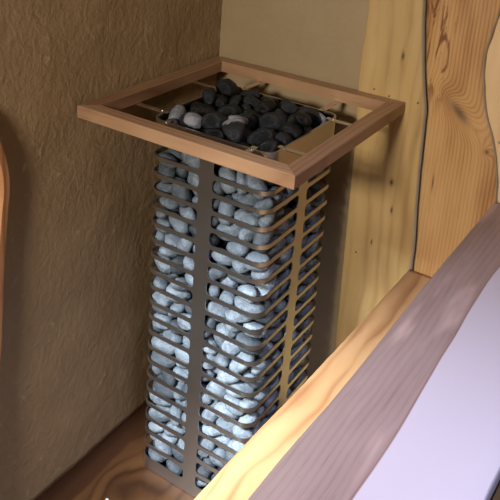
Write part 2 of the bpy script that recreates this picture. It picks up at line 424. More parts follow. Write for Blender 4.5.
def ring_solid(name, h1, r1, h2, r2, z0, z1, mat):
    """closed band between two rounded squares"""
    bm = bmesh.new(); us = [i / 16 for i in range(128)]
    R = []
    for (h, r, z) in ((h1, r1, z0), (h1, r1, z1), (h2, r2, z1), (h2, r2, z0)):
        R.append([bm.verts.new((*ring_pt(u, h, r), z - FZ)) for u in us])
    for a in range(4):
        b = (a + 1) % 4
        for i in range(128): bm.faces.new((R[a][i], R[a][(i + 1) % 128], R[b][(i + 1) % 128], R[b][i]))
    bmesh.ops.recalc_face_normals(bm, faces=bm.faces)
    o = bm_obj(name, bm, mat, heater)
    return o
ring_solid('top_rim', H + .0008, RC + .0008, H - .0045, RC - .0045, RIM - .0005, RIM + .0035, M['steel'])
ring_solid('stone_tray', H - .0062, RC - .006, H - .0085, RC - .008, -.088, RIM - .001, M['steel_in'])
box_obj('inner_duct', (-.1075, .1075, -.1075, .1075, .004, -.121 - FZ), M['steel_in'], heater)
box_obj('base_plate', (-H + .012, H - .012, -H + .012, H - .012, .0005, .0035), M['steel_in'], heater)

# ------------------------------------------------------------ wooden safety frame
rail = empty('safety_frame', (0, 0, 0)); tag(rail, 'square wooden guard frame round the top of the stone-filled heater', 'guard frame')
SO, SI = .2985, .258
def rail_piece(rot, mat):
    bm = bmesh.new()
    # profile (offset outwards from centre, height): small chamfers
    prof = [(SO - .002, 0), (SI + .002, 0), (SI, -.002), (SI, -.031), (SO - .001, -.031), (SO, -.029), (SO, -.002)]
    e = .0004
    A = [bm.verts.new((-p + e, -p, z)) for p, z in prof]; B = [bm.verts.new((p - e, -p, z)) for p, z in prof]
    n = len(prof)
    for i in range(n): bm.faces.new((A[i], A[(i + 1) % n], B[(i + 1) % n], B[i]))
    bm.faces.new(A[::-1]); bm.faces.new(B)
    bmesh.ops.rotate(bm, cent=(0, 0, 0), matrix=Matrix.Rotation(rot * PI / 2, 3, 'Z'), verts=bm.verts)
    bmesh.ops.recalc_face_normals(bm, faces=bm.faces)
    bm_obj('rail', bm, mat, rail)
for k in range(4): rail_piece(k, M['frame'] if k % 2 == 0 else M['frame_y'])
for k in range(4):
    for t in (-.122, .122):
        r = Matrix.Rotation(k * PI / 2, 3, 'Z')
        bm = bmesh.new()
        add_box(bm, t - .0075, t + .0075, -.275, -.1700, -.0338, -.0316)
        add_box(bm, t - .0075, t + .0075, -.1718, -.1692, -.040, -.0318)
        add_box(bm, t - .0075, t + .0075, -.1690, -.160, -.0326, -.0304)
        bevel(bm, .0004, 1); bmesh.ops.rotate(bm, cent=(0, 0, 0), matrix=r, verts=bm.verts)
        br = bm_obj('bracket', bm, M['chrome'], rail)
        bm = bmesh.new(); bmesh.ops.create_uvsphere(bm, u_segments=12, v_segments=8, radius=.0036)
        for v in bm.verts: v.co.z *= .6; v.co += Vector((t, -.1775, -.0305))
        bmesh.ops.rotate(bm, cent=(0, 0, 0), matrix=r, verts=bm.verts)
        bm_obj('screw', bm, M['chrome'], br, smooth=True)

# ------------------------------------------------------------ chip on the floor
bm = bmesh.new(); bmesh.ops.create_icosphere(bm, subdivisions=2, radius=.0042)
for v in bm.verts: v.co = Vector((v.co.x * 1.3, v.co.y * .8, v.co.z * .45)) * (1 + .3 * noise.noise(v.co * 300))
tag(bm_obj('stone_chip', bm, NT('chip').done((.6, .6, .6), .7), loc=(-.160, -.322, FZ + .0024)), 'tiny pale chip lying on the floor left of the heater', 'chip')

# ------------------------------------------------------------ stones
def stone_axes(k):
    r=random.Random(100+k)
    a=1.0; b=r.uniform(.56,.82); c=r.uniform(.42,.60)
    return a,b,c
def stone_point(k,v):
    # v unit vector -> point on pebble k (long half-axis about 1)
    a,b,c=stone_axes(k)
    e=.86
    p=Vector([math.copysign(abs(t)**e,t) for t in v])
    o=Vector((k*7.3,k*3.1,-k*5.7))
    d=1+.24*noise.noise(v*.9+o)+.07*noise.noise(v*2.1+o)
    w=v.x*.14*math.sin(k*2.1)
    return Vector((p.x*a*d, p.y*b*d*(1+w), p.z*c*d*(1-w)))

NP = 10
protos = {}
def proto(kind, k):
    if (kind, k) not in protos:
        bm = bmesh.new(); bmesh.ops.create_icosphere(bm, subdivisions=3, radius=1)
        for v in bm.verts:
            p = stone_point(k, v.co.normalized()); a = .05 if kind == 'black' else .02
            v.co = p * (.965 + a * (noise.noise(p * 4 + Vector((k, 2, 1))) - .1))
        for f in bm.faces: f.smooth = True
        me = bpy.data.meshes.new('stone'); bm.to_mesh(me); bm.free(); me.materials.append(M[kind])
        o = bpy.data.objects.new('sauna_stone', me); protos[(kind, k)] = o
    return protos[(kind, k)]
# kind of colour, pebble shape, size, place, turn, label
STONES = [
('g',5,0.0415,-0.1343,-0.1304,-1.0557,-0.20,-0.11,-0.94,('A', 20, 1, 5, 2)),
('g',3,0.039,0.0030,-0.1395,-1.0538,-0.33,-0.07,-2.97,('B', 20, 0, 2, 1)),
('g',6,0.0342,-0.1425,-0.1180,-1.0138,-0.15,0.47,1.36,('A', 20, 0, 5, 1)),
('g',4,0.036,0.0191,-0.1453,-1.0171,-0.25,-0.07,-3.07,('B', 20, 1, 2, 1)),
('g',7,0.0428,0.0842,-0.1434,-1.0101,-0.48,0.63,2.58,('B', 19, 1, 2, 2)),
('g',6,0.0309,-0.0679,-0.1452,-1.0555,0.12,-0.09,2.96,('A', 20, 3, 5, 0)),
('g',4,0.0402,-0.0521,-0.1305,-1.0119,1.68,0.60,0.19,('A', 20, 4, 5, 2)),
('g',2,0.0383,-0.1363,-0.0961,-0.9815,3.11,0.21,0.99,('A', 19, 0, 2, 1)),
('g',9,0.0372,-0.1072,-0.1499,-1.0113,-0.51,-1.08,-3.05,('A', 20, 2, 5, 1)),
('g',7,0.033,0.0431,-0.1371,-0.9785,-0.60,0.30,-1.04,('B', 19, 0, 2, 1)),
('g',4,0.0406,0.0821,-0.1368,-0.9516,-0.27,0.88,1.26,('B', 18, 1, 2, 2)),
('g',7,0.0426,-0.0161,-0.1440,-0.9714,-0.21,-2.90,-0.17,('A', 19, 1, 2, 2)),
('g',7,0.0421,0.1332,-0.1434,-0.9272,-1.95,-2.34,0.32,('C', 18, 0, 1, 2)),
('g',6,0.0429,-0.1230,-0.1374,-0.9141,1.94,-0.54,0.36,('A', 17, 0, 3, 2)),
('g',5,0.0436,0.0120,-0.1384,-0.9290,-0.64,-0.30,-3.12,('B', 18, 0, 2, 2)),
('g',8,0.0373,0.0717,-0.1304,-0.8965,-1.47,-0.34,-0.23,('B', 17, 0, 1, 1)),
('g',1,0.0296,-0.0538,-0.1271,-0.9033,0.72,0.20,-0.26,('A', 17, 2, 3, 0)),
('g',0,0.0357,-0.0752,-0.1390,-0.9382,-2.38,-0.01,0.86,('A', 18, 0, 1, 1)),
('g',9,0.034,0.1353,-0.1485,-0.8710,0.32,0.30,-2.92,('C', 16, 0, 1, 1)),
('g',2,0.0302,-0.0699,-0.1516,-0.8810,2.52,1.03,-0.50,('A', 17, 1, 3, 0)),
('g',3,0.0327,0.0499,-0.1397,-0.8659,-0.16,-0.19,0.83,('B', 16, 1, 3, 0)),
('g',6,0.0415,-0.1289,-0.1368,-0.8581,0.03,-0.08,-2.79,('A', 16, 0, 2, 2)),
('g',7,0.0288,0.0093,-0.1284,-0.8491,-0.19,-0.38,-2.63,('B', 16, 0, 3, 0)),
('g',2,0.0418,0.0977,-0.1353,-0.8382,0.22,0.44,0.43,('B', 16, 2, 3, 2)),
('g',8,0.0341,0.1506,0.1257,-0.8818,-0.40,-0.26,1.46,('E', 17, 0, 1, 1)),
('g',8,0.0345,-0.0521,-0.1284,-0.8449,-0.13,-0.03,-0.07,('A', 16, 1, 2, 1)),
('g',8,0.0394,0.0414,-0.1390,-0.8209,0.92,0.72,-2.15,('B', 15, 0, 2, 1)),
('g',8,0.0315,0.1427,-0.1477,-0.8241,0.03,-0.55,-2.62,('C', 15, 0, 2, 0)),
('g',6,0.0332,0.1392,0.1410,-0.8384,-0.45,-2.44,-1.44,('E', 16, 1, 2, 1)),
('g',6,0.041,-0.1086,-0.1398,-0.8142,0.23,0.31,0.33,('A', 15, 0, 3, 2)),
('g',6,0.0351,-0.0112,-0.1394,-0.8134,-0.40,2.95,0.73,('A', 15, 2, 3, 1)),
('g',9,0.0431,0.1406,-0.0873,-0.8466,-2.00,-0.05,2.11,('D', 16, 0, 2, 2)),
('g',0,0.0442,0.1385,0.0956,-0.8180,1.73,-1.12,0.19,('E', 15, 2, 3, 2)),
('g',1,0.0322,-0.0639,-0.1368,-0.8011,-0.57,0.61,-1.03,('A', 15, 1, 3, 0)),
('g',2,0.0396,0.0891,-0.1370,-0.7895,0.32,0.19,0.47,('B', 15, 1, 2, 1)),
('g',2,0.0329,0.1374,0.0139,-0.8613,-1.45,0.04,-2.85,('E', 16, 0, 2, 0)),
('g',7,0.0366,-0.1029,-0.1412,-0.7729,0.07,-0.12,2.38,('A', 14, 0, 3, 1)),
('g',9,0.0388,0.0077,-0.1473,-0.7708,-0.08,-0.85,-2.93,('B', 14, 0, 3, 1)),
('g',6,0.0436,0.0580,-0.1383,-0.7357,-2.46,2.00,0.25,('B', 14, 1, 3, 2)),
('g',3,0.0352,0.1394,-0.0320,-0.8260,0.04,2.62,-1.33,('D', 16, 1, 2, 1)),
('g',7,0.0342,0.1409,0.0141,-0.8167,0.35,-0.42,-2.60,('E', 15, 0, 3, 1)),
('g',2,0.0325,-0.0365,-0.1372,-0.7797,-0.47,-0.20,1.75,('A', 14, 2, 3, 0)),
('g',0,0.0283,0.1530,-0.0830,-0.7959,0.26,0.77,1.83,('D', 15, 0, 1, 0)),
('g',3,0.0399,-0.0022,-0.1396,-0.7174,2.71,-0.23,0.05,('A', 13, 2, 3, 1)),
('g',9,0.0289,0.1483,-0.1412,-0.7851,0.59,-0.38,1.08,('C', 15, 1, 2, 0)),
('g',7,0.0395,0.1411,0.0461,-0.7819,1.83,0.22,0.92,('E', 15, 1, 3, 1)),
('g',6,0.031,-0.0584,-0.1447,-0.7465,0.01,0.03,3.08,('A', 14, 1, 3, 0)),
('g',0,0.0305,0.0360,-0.1259,-0.6842,-0.19,0.23,-0.06,('B', 12, 1, 4, 0)),
('g',2,0.0351,0.1128,-0.1458,-0.7542,-0.12,0.49,0.03,('B', 14, 2, 3, 1)),
('g',5,0.0424,0.1382,-0.0799,-0.7545,-2.50,-0.01,-1.66,('D', 14, 0, 2, 2)),
('g',1,0.0337,0.1486,0.0834,-0.7149,-0.00,2.92,1.34,('E', 13, 1, 2, 1)),
('g',5,0.0439,-0.1240,-0.1371,-0.7269,-2.41,-0.15,0.11,('A', 13, 0, 3, 2)),
('g',8,0.0296,-0.0592,-0.1316,-0.7148,0.00,0.19,0.73,('A', 13, 1, 3, 0)),
('g',2,0.0436,0.1342,-0.0009,-0.7469,0.03,-0.31,1.81,('D', 14, 1, 2, 2)),
('g',4,0.0303,0.0190,-0.1487,-0.6574,0.51,0.27,0.30,('B', 12, 0, 4, 0)),
('g',0,0.028,0.1497,-0.1403,-0.7348,0.18,-0.34,-2.04,('C', 14, 0, 1, 0)),
('g',9,0.0395,0.1394,-0.0500,-0.7168,0.47,-0.12,-2.14,('D', 13, 0, 1, 1)),
('g',0,0.0307,0.1390,0.0552,-0.7440,0.30,-3.11,-0.39,('E', 14, 0, 1, 0)),
('g',0,0.0432,-0.1214,-0.1444,-0.6800,-0.26,-0.03,3.10,('A', 12, 1, 3, 2)),
('g',3,0.0298,-0.0381,-0.1336,-0.6399,0.09,-0.28,3.00,('A', 11, 3, 4, 0)),
('g',0,0.0411,0.1175,-0.1314,-0.7141,0.32,-0.32,-2.12,('C', 13, 0, 1, 2)),
('g',9,0.0315,0.1509,-0.1101,-0.6407,0.28,0.18,1.60,('D', 11, 0, 3, 0)),
('g',3,0.0297,0.1399,0.0361,-0.7052,-1.22,0.15,-0.10,('E', 13, 0, 2, 0)),
('g',6,0.042,-0.1369,-0.0657,-0.6128,-0.59,-1.05,1.45,('A', 11, 1, 4, 2)),
('g',3,0.0336,-0.0947,-0.1422,-0.6431,0.10,0.10,2.57,('A', 12, 2, 3, 1)),
('g',2,0.0342,0.0647,-0.1411,-0.6438,-0.52,-0.29,-1.14,('B', 12, 2, 4, 1)),
('g',0,0.0373,0.1376,-0.0546,-0.6716,-1.19,-0.28,-0.59,('D', 12, 1, 3, 1)),
('g',5,0.0403,0.1397,-0.0797,-0.6147,-0.13,-1.03,-0.69,('D', 11, 1, 3, 2)),
('g',5,0.0409,0.1388,-0.0052,-0.6837,-0.37,-2.02,1.54,('D', 12, 2, 3, 2)),
('g',7,0.0367,-0.1488,-0.1152,-0.6526,-0.25,0.39,1.23,('A', 12, 0, 3, 1)),
('g',1,0.0445,0.0069,-0.1412,-0.6167,-0.33,0.24,0.07,('B', 11, 0, 1, 2)),
('g',6,0.033,0.0888,-0.1447,-0.6758,-0.10,-0.09,0.38,('B', 12, 3, 4, 1)),
('g',3,0.0341,0.1425,0.0229,-0.6524,0.45,2.31,-1.07,('E', 12, 0, 4, 1)),
('g',7,0.0399,0.1373,0.0820,-0.6764,0.96,-0.34,1.16,('E', 12, 2, 4, 1)),
('g',8,0.0369,0.1237,0.1489,-0.5717,0.96,0.00,-0.01,('E', 10, 1, 2, 1)),
('g',4,0.0328,-0.1313,-0.1436,-0.6119,0.15,0.03,0.65,('A', 11, 0, 4, 0)),
('g',8,0.0376,0.0571,-0.1312,-0.5937,-0.92,0.87,0.38,('B', 10, 1, 4, 1)),
('g',5,0.0424,0.1393,-0.1103,-0.6767,0.49,2.50,-1.70,('D', 12, 0, 3, 2)),
('g',1,0.0346,0.1309,-0.0229,-0.6311,0.12,0.55,-1.26,('D', 11, 2, 3, 1)),
('g',5,0.0318,-0.1382,-0.1382,-0.5779,-0.22,-0.06,-0.01,('A', 10, 0, 3, 0)),
('g',4,0.03,0.0922,-0.1457,-0.5897,-1.12,0.32,-2.00,('B', 10, 3, 4, 0)),
('g',5,0.0413,0.1184,-0.1374,-0.6248,0.05,-0.84,0.27,('C', 11, 0, 1, 2)),
('g',7,0.0423,0.1365,-0.0427,-0.5789,1.14,0.35,1.18,('D', 10, 0, 1, 2)),
('g',2,0.03,0.1530,0.1393,-0.6640,-1.26,1.86,-0.96,('E', 12, 3, 4, 0)),
('g',2,0.0315,-0.0901,-0.1365,-0.5630,-1.34,-0.40,1.32,('A', 10, 1, 3, 0)),
('g',7,0.0318,-0.0784,-0.1390,-0.6110,-0.28,-0.32,-1.79,('A', 11, 2, 4, 0)),
('g',8,0.0391,-0.0405,-0.1478,-0.5730,-1.95,-0.26,0.09,('A', 10, 2, 3, 1)),
('g',0,0.0331,0.1404,0.0602,-0.6423,-0.67,0.00,2.81,('E', 12, 1, 4, 1)),
('g',0,0.0411,-0.0286,-0.1328,-0.5321,0.04,0.21,2.99,('A', 9, 3, 4, 2)),
('g',5,0.0366,0.0176,-0.1392,-0.5603,-1.28,-1.02,1.44,('B', 10, 0, 4, 1)),
('g',6,0.04,0.1342,-0.1371,-0.5636,-0.21,-0.36,-2.19,('C', 10, 0, 1, 1)),
('g',0,0.0328,0.1376,0.0131,-0.5901,-1.74,-0.22,0.20,('E', 10, 0, 2, 0)),
('g',7,0.0362,0.1370,-0.0647,-0.5330,-0.12,0.10,0.78,('D', 9, 0, 1, 1)),
('g',2,0.0282,0.1504,0.0947,-0.6302,0.09,0.57,1.73,('E', 11, 1, 2, 0)),
('g',0,0.0365,-0.0111,-0.1374,-0.4883,-1.61,-0.23,-0.78,('A', 8, 2, 3, 1)),
('g',3,0.0342,0.1374,0.0468,-0.6126,-0.16,-0.32,1.12,('E', 11, 0, 2, 1)),
('g',5,0.041,0.1380,0.1298,-0.5358,0.07,0.82,-1.30,('E', 9, 2, 3, 2)),
('g',4,0.0287,0.1482,0.0863,-0.5238,-0.31,-2.92,-1.33,('E', 9, 1, 3, 0)),
('g',4,0.0327,-0.1334,-0.1442,-0.5415,0.12,-0.05,3.03,('A', 9, 1, 4, 0)),
('g',7,0.0297,-0.0808,-0.1414,-0.4799,0.51,0.30,1.14,('A', 8, 1, 3, 0)),
('g',8,0.0386,0.0450,-0.1410,-0.5103,-0.89,-0.69,-2.33,('B', 9, 0, 2, 1)),
('g',2,0.0401,0.1414,0.0146,-0.5445,0.05,-0.16,1.11,('E', 9, 0, 3, 2)),
('g',1,0.0325,0.1402,0.1106,-0.4946,0.02,3.01,-0.74,('E', 8, 1, 4, 0)),
('g',7,0.0377,-0.1380,-0.0929,-0.5182,0.39,0.03,2.17,('A', 9, 2, 4, 1)),
('g',7,0.0331,-0.1464,-0.1379,-0.5051,-0.30,-0.26,-1.07,('A', 9, 0, 4, 1)),
('g',3,0.0292,0.0717,-0.1420,-0.5543,-0.09,-0.30,-2.26,('B', 10, 2, 4, 0)),
('g',5,0.0343,0.0982,-0.1395,-0.4957,0.11,-0.04,-2.35,('B', 8, 1, 2, 1)),
('g',1,0.0353,0.1409,0.1091,-0.4576,-0.86,-0.43,0.41,('E', 8, 2, 4, 1)),
('g',3,0.0339,0.1313,0.1508,-0.4753,1.39,0.22,2.96,('E', 8, 3, 4, 1)),
('g',9,0.0313,0.0928,-0.1379,-0.5302,-0.17,-0.28,-1.77,('B', 9, 1, 2, 0)),
('g',4,0.0411,0.1372,-0.0877,-0.4864,-2.14,-0.29,1.92,('D', 8, 0, 1, 2)),
('g',1,0.0399,0.1340,0.0328,-0.5000,-0.04,-0.38,-1.24,('E', 8, 0, 4, 1)),
('g',4,0.0399,0.1330,0.1337,-0.2655,0.12,-0.02,-2.39,('E', 3, 3, 4, 1)),
('g',8,0.0414,-0.1310,-0.1164,-0.4723,-1.94,-0.16,2.36,('A', 8, 0, 3, 2)),
('g',1,0.0339,0.0230,-0.1404,-0.4571,-1.56,0.53,2.16,('B', 7, 0, 2, 1)),
('g',2,0.0356,0.0658,-0.1385,-0.4653,-0.20,-0.22,-1.17,('B', 8, 0, 2, 1)),
('g',8,0.0356,-0.1351,-0.1454,-0.4374,-0.40,-0.22,2.79,('A', 7, 0, 2, 1)),
('g',4,0.0346,-0.0460,-0.1365,-0.4001,-2.81,-0.38,1.35,('A', 6, 2, 3, 1)),
('g',3,0.0432,0.1406,-0.0159,-0.4480,0.47,0.87,-2.25,('D', 7, 2, 3, 2)),
('g',6,0.0434,0.1391,0.0562,-0.4221,-0.92,0.00,-1.56,('E', 7, 0, 1, 2)),
('g',4,0.0318,0.0558,-0.1280,-0.4237,1.80,-0.06,2.77,('B', 7, 1, 2, 0)),
('g',2,0.043,0.1298,-0.1398,-0.4597,-0.17,0.21,-0.06,('C', 8, 0, 1, 2)),
('g',9,0.0362,0.1399,-0.0635,-0.4327,0.72,0.42,-0.84,('D', 7, 1, 3, 1)),
('g',6,0.0436,0.1389,0.0734,-0.3639,1.56,-0.09,2.22,('E', 5, 1, 2, 2)),
('g',7,0.0413,-0.1432,-0.0968,-0.4016,-0.03,-0.08,1.05,('A', 6, 1, 3, 2)),
('g',3,0.04,0.0186,-0.1400,-0.3964,-0.46,0.16,3.05,('B', 6, 0, 2, 1)),
('g',9,0.0431,0.1436,-0.1009,-0.4127,-0.06,-0.66,1.81,('D', 7, 0, 3, 2)),
('g',9,0.0301,0.1411,0.1416,-0.3060,0.12,-0.25,-1.45,('E', 4, 2, 3, 0)),
('g',6,0.0322,-0.0864,-0.1383,-0.4270,-1.97,0.14,1.15,('A', 7, 1, 2, 0)),
('g',9,0.0433,0.1350,-0.0199,-0.3923,0.02,-0.10,-1.68,('D', 6, 0, 1, 2)),
('g',3,0.0447,-0.1385,-0.0624,-0.3575,2.37,-0.03,1.52,('A', 5, 1, 5, 2)),
('g',9,0.0385,-0.0233,-0.1381,-0.3600,2.87,0.10,-0.67,('A', 5, 4, 5, 1)),
('g',3,0.0413,0.1395,-0.0238,-0.3484,-0.48,0.13,-1.54,('D', 5, 1, 2, 2)),
('g',7,0.0322,-0.1505,-0.1343,-0.3682,-1.42,0.31,-1.32,('A', 6, 0, 3, 0)),
('g',3,0.0436,-0.0181,-0.1376,-0.3152,-0.72,0.18,-0.02,('A', 4, 4, 5, 2)),
('g',6,0.0373,0.1424,-0.1140,-0.3649,0.32,0.14,-1.21,('D', 5, 0, 2, 1)),
('g',9,0.0376,0.1451,0.0469,-0.3199,0.15,0.33,-1.17,('E', 5, 0, 2, 1)),
('g',0,0.0309,-0.0642,-0.1542,-0.3553,1.45,1.99,0.38,('A', 5, 2, 5, 0)),
('g',1,0.0283,-0.0791,-0.1230,-0.3457,1.24,0.42,-0.23,('A', 5, 3, 5, 0)),
('g',5,0.0348,0.0921,-0.1338,-0.3892,-0.18,-0.05,0.01,('B', 6, 1, 2, 1)),
('g',6,0.0413,0.1401,-0.0814,-0.3154,2.36,-0.83,0.69,('D', 4, 0, 3, 2)),
('g',3,0.0324,0.1386,0.0223,-0.2913,0.43,-0.31,-0.32,('E', 4, 0, 3, 0)),
('g',9,0.0418,-0.1396,-0.0966,-0.3087,0.45,0.84,-0.62,('A', 4, 2, 5, 2)),
('g',8,0.0317,-0.1411,-0.1478,-0.3291,0.19,-0.21,-0.52,('A', 5, 0, 5, 0)),
('g',3,0.0307,0.1393,-0.0227,-0.3106,-0.09,0.20,0.54,('D', 4, 1, 3, 0)),
('g',5,0.031,0.1387,0.0937,-0.2959,1.58,-2.81,0.27,('E', 4, 1, 3, 0)),
('g',9,0.0296,-0.1471,-0.1456,-0.2968,0.21,0.29,2.18,('A', 4, 0, 5, 0)),
('g',1,0.03,-0.1395,-0.1276,-0.2740,0.23,-0.36,-2.72,('A', 4, 1, 5, 0)),
('g',6,0.0312,0.1019,-0.1392,-0.3508,0.12,0.07,1.48,('B', 5, 0, 1, 0)),
('g',0,0.0341,0.1387,-0.0253,-0.2768,-0.10,0.13,-2.42,('D', 4, 2, 3, 1)),
('g',9,0.0372,0.1378,0.0187,-0.2522,-0.43,-0.23,-0.82,('E', 3, 0, 4, 1)),
('g',8,0.0446,0.0500,-0.1340,-0.2799,-0.42,0.40,2.85,('B', 4, 0, 1, 2)),
('g',2,0.0327,0.1394,-0.0346,-0.2417,-0.39,0.07,0.24,('D', 3, 1, 2, 0)),
('g',4,0.0313,0.1378,0.0643,-0.2702,1.12,-0.33,0.23,('E', 3, 1, 4, 0)),
('g',7,0.0308,-0.1129,-0.1395,-0.2526,-0.31,0.13,-1.68,('A', 3, 0, 4, 0)),
('g',8,0.0414,-0.0068,-0.1394,-0.2630,-1.31,0.38,2.55,('A', 3, 3, 4, 2)),
('g',3,0.0286,0.1324,-0.1228,-0.2901,-0.24,-0.26,2.44,('C', 4, 0, 1, 0)),
('g',3,0.0379,0.1414,-0.0774,-0.2582,-2.14,-0.09,-2.24,('D', 3, 0, 2, 1)),
('g',6,0.0445,0.1321,0.1263,-0.1771,1.32,0.00,-1.69,('E', 1, 1, 2, 2)),
('g',0,0.0405,-0.0709,-0.1383,-0.2753,2.02,-0.03,-0.77,('A', 4, 3, 5, 2)),
('g',7,0.0324,0.1078,-0.1383,-0.2627,1.80,0.35,-1.74,('B', 3, 0, 1, 0)),
('g',8,0.0359,0.1487,-0.1356,-0.2548,0.82,0.87,-1.78,('C', 3, 0, 1, 1)),
('g',2,0.04,0.1389,0.0958,-0.2302,-0.69,-0.39,0.68,('E', 3, 2, 4, 1)),
('g',4,0.0356,-0.1424,-0.0733,-0.2282,2.95,-0.36,-1.31,('A', 3, 1, 4, 1)),
('g',3,0.0311,0.1394,0.0520,-0.2181,-1.07,-0.51,-3.08,('E', 2, 0, 1, 0)),
('g',8,0.0338,0.1498,0.0657,-0.1748,-0.45,0.55,1.24,('E', 1, 0, 2, 1)),
('g',8,0.0397,-0.0863,-0.1492,-0.2181,-0.46,-1.89,0.38,('A', 2, 2, 3, 1)),
('g',9,0.0341,-0.0387,-0.1305,-0.2333,-0.40,0.47,2.90,('A', 3, 2, 4, 1)),
('g',3,0.0361,0.1051,-0.1406,-0.2265,0.01,-0.04,2.92,('B', 2, 2, 3, 1)),
('g',0,0.0376,-0.1372,-0.1326,-0.2214,-0.18,-0.33,0.68,('A', 2, 0, 3, 1)),
('g',4,0.0281,0.0055,-0.1386,-0.2137,0.75,-0.24,1.69,('B', 2, 0, 3, 0)),
('g',5,0.0334,0.0102,-0.1403,-0.1687,-1.00,-0.72,-1.93,('B', 1, 0, 2, 1)),
('g',3,0.0309,0.1402,-0.0944,-0.2141,-0.06,0.02,-2.40,('D', 2, 1, 2, 0)),
('g',9,0.0422,-0.1379,-0.0688,-0.1859,-2.00,0.18,1.06,('A', 2, 1, 3, 2)),
('g',6,0.0449,-0.0426,-0.1394,-0.1775,1.51,0.19,-0.45,('A', 1, 4, 5, 2)),
('g',4,0.0366,0.1069,-0.1352,-0.1802,1.41,-0.31,0.95,('B', 1, 1, 2, 1)),
('g',8,0.0408,0.1378,-0.0862,-0.1733,-1.75,-0.48,-0.99,('D', 1, 0, 1, 2)),
('g',5,0.0397,-0.1384,-0.0890,-0.1410,-2.89,0.13,1.45,('A', 1, 2, 5, 1)),
('g',8,0.0394,-0.1412,-0.1378,-0.1765,2.33,0.51,-0.91,('A', 1, 0, 5, 1)),
('g',7,0.0288,0.0671,-0.1238,-0.1889,1.49,-1.93,0.22,('B', 2, 1, 3, 0)),
('g',9,0.0285,0.1544,-0.1343,-0.2080,-0.38,0.72,-1.53,('D', 2, 0, 2, 0)),
('g',0,0.0287,-0.1319,-0.1528,-0.1425,0.19,0.27,0.15,('A', 1, 1, 5, 0)),
('g',7,0.0437,-0.0546,-0.1395,-0.1182,0.11,0.09,-0.07,('A', 0, 0, 1, 2)),
('g',9,0.0368,0.1264,-0.0861,-0.1304,-2.02,0.05,-1.58,('D', 0, 0, 1, 1)),
('g',4,0.0294,-0.0953,-0.1334,-0.1615,1.15,-0.99,-0.91,('A', 1, 3, 5, 0)),
('g',1,0.0342,0.0833,-0.1410,-0.1341,1.23,-0.61,2.18,('B', 0, 0, 2, 1)),
('g',0,0.0385,0.1239,-0.1470,-0.1267,-0.19,0.85,0.03,('B', 0, 1, 2, 1)),
('g',8,0.0285,0.1466,-0.1496,-0.1786,-0.01,-0.76,0.58,('C', 1, 0, 1, 0)),
('b',7,0.0411,-0.1159,-0.0730,-0.0752,0.90,-0.12,-0.77,('h', 4, 0, 10, 2)),
('b',5,0.0426,-0.0970,0.1290,-0.0739,2.60,-0.05,0.34,('h', 2, 5, 11, 2)),
('b',9,0.0449,0.0837,0.0018,-0.0796,0.14,-0.03,0.74,('h', 4, 6, 10, 2)),
('b',8,0.0451,0.1333,-0.1352,-0.0588,2.60,-1.17,0.57,('h', 5, 2, 4, 2)),
('b',4,0.0451,0.1339,0.0548,-0.0689,-1.80,0.01,-1.13,('h', 4, 8, 10, 2)),
('b',5,0.0388,0.1251,0.1303,-0.0816,0.07,0.04,-2.57,('h', 4, 9, 10, 1)),
('w',5,0.0402,-0.1443,-0.1048,-0.0504,-1.64,0.74,-1.39,('h', 2, 0, 11, 2)),
('b',5,0.045,-0.0551,-0.0720,-0.0528,0.28,-0.41,2.02,('h', 4, 1, 10, 2)),
('b',7,0.0302,-0.1115,0.0218,-0.0596,-2.48,0.45,1.51,('h', 2, 2, 11, 0)),
('b',8,0.0386,-0.1397,0.0629,-0.0476,-1.55,-0.21,-1.72,('h', 1, 1, 8, 1)),
('p',0,0.0457,-0.0866,-0.1246,-0.0331,-0.39,-0.40,-0.66,('h', 3, 1, 11, 2)),
('b',7,0.0283,0.0950,0.0611,-0.0399,-2.17,-0.27,-1.10,('h', 3, 8, 11, 0)),
('b',3,0.0398,-0.0627,0.0119,-0.0426,0.14,-0.50,-1.01,('h', 2, 3, 11, 1)),
('b',9,0.0305,-0.0814,0.1396,-0.0326,0.00,2.91,0.64,('h', 1, 5, 8, 0)),
('b',7,0.0271,0.0804,-0.1476,-0.0548,-0.47,0.06,3.05,('h', 5, 0, 4, 0)),
('b',5,0.0421,0.0398,-0.0926,-0.0507,-0.26,-2.98,1.12,('h', 4, 4, 10, 2)),
('b',6,0.0324,-0.0004,0.0686,-0.0449,0.30,3.10,-1.32,('h', 2, 6, 11, 0)),
('b',4,0.0331,-0.0307,0.1408,-0.0555,-0.67,-2.85,-0.15,('h', 1, 6, 8, 1)),
('p',1,0.0385,0.0436,-0.1282,-0.0191,-0.15,-0.30,2.25,('h', 4, 3, 10, 1)),
('b',7,0.0357,0.1011,-0.1010,-0.0324,0.24,2.70,0.17,('h', 5, 1, 4, 1)),
('b',9,0.0367,0.1430,-0.0641,-0.0453,-0.47,2.31,-1.66,('h', 5, 3, 4, 1)),
('b',6,0.039,0.1243,-0.0056,-0.0407,-0.40,-2.87,-1.13,('h', 4, 7, 10, 1)),
('p',0,0.0393,0.1230,0.1082,-0.0396,-1.54,-0.02,0.42,('h', 3, 10, 11, 1)),
('p',7,0.0393,0.0889,0.1401,-0.0458,0.25,3.04,0.20,('h', 2, 10, 11, 1)),
('w',0,0.0255,-0.1175,-0.1496,-0.0502,-1.89,0.74,-0.04,('h', 3, 0, 11, 0)),
('b',1,0.0397,-0.1175,-0.0326,-0.0435,-0.23,-0.17,-2.97,('h', 2, 1, 11, 1)),
('b',6,0.0416,-0.1300,0.0989,-0.0151,2.63,-0.53,-1.54,('h', 0, 0, 2, 2)),
('b',4,0.0253,-0.1228,0.1489,-0.0447,1.52,-2.89,-0.22,('h', 0, 1, 2, 0)),
('b',4,0.0273,-0.0201,-0.0291,-0.0422,-0.46,-0.58,-2.23,('h', 2, 4, 11, 0)),
('b',5,0.034,-0.0912,0.0712,-0.0453,-0.47,0.88,3.00,('h', 1, 3, 8, 1)),
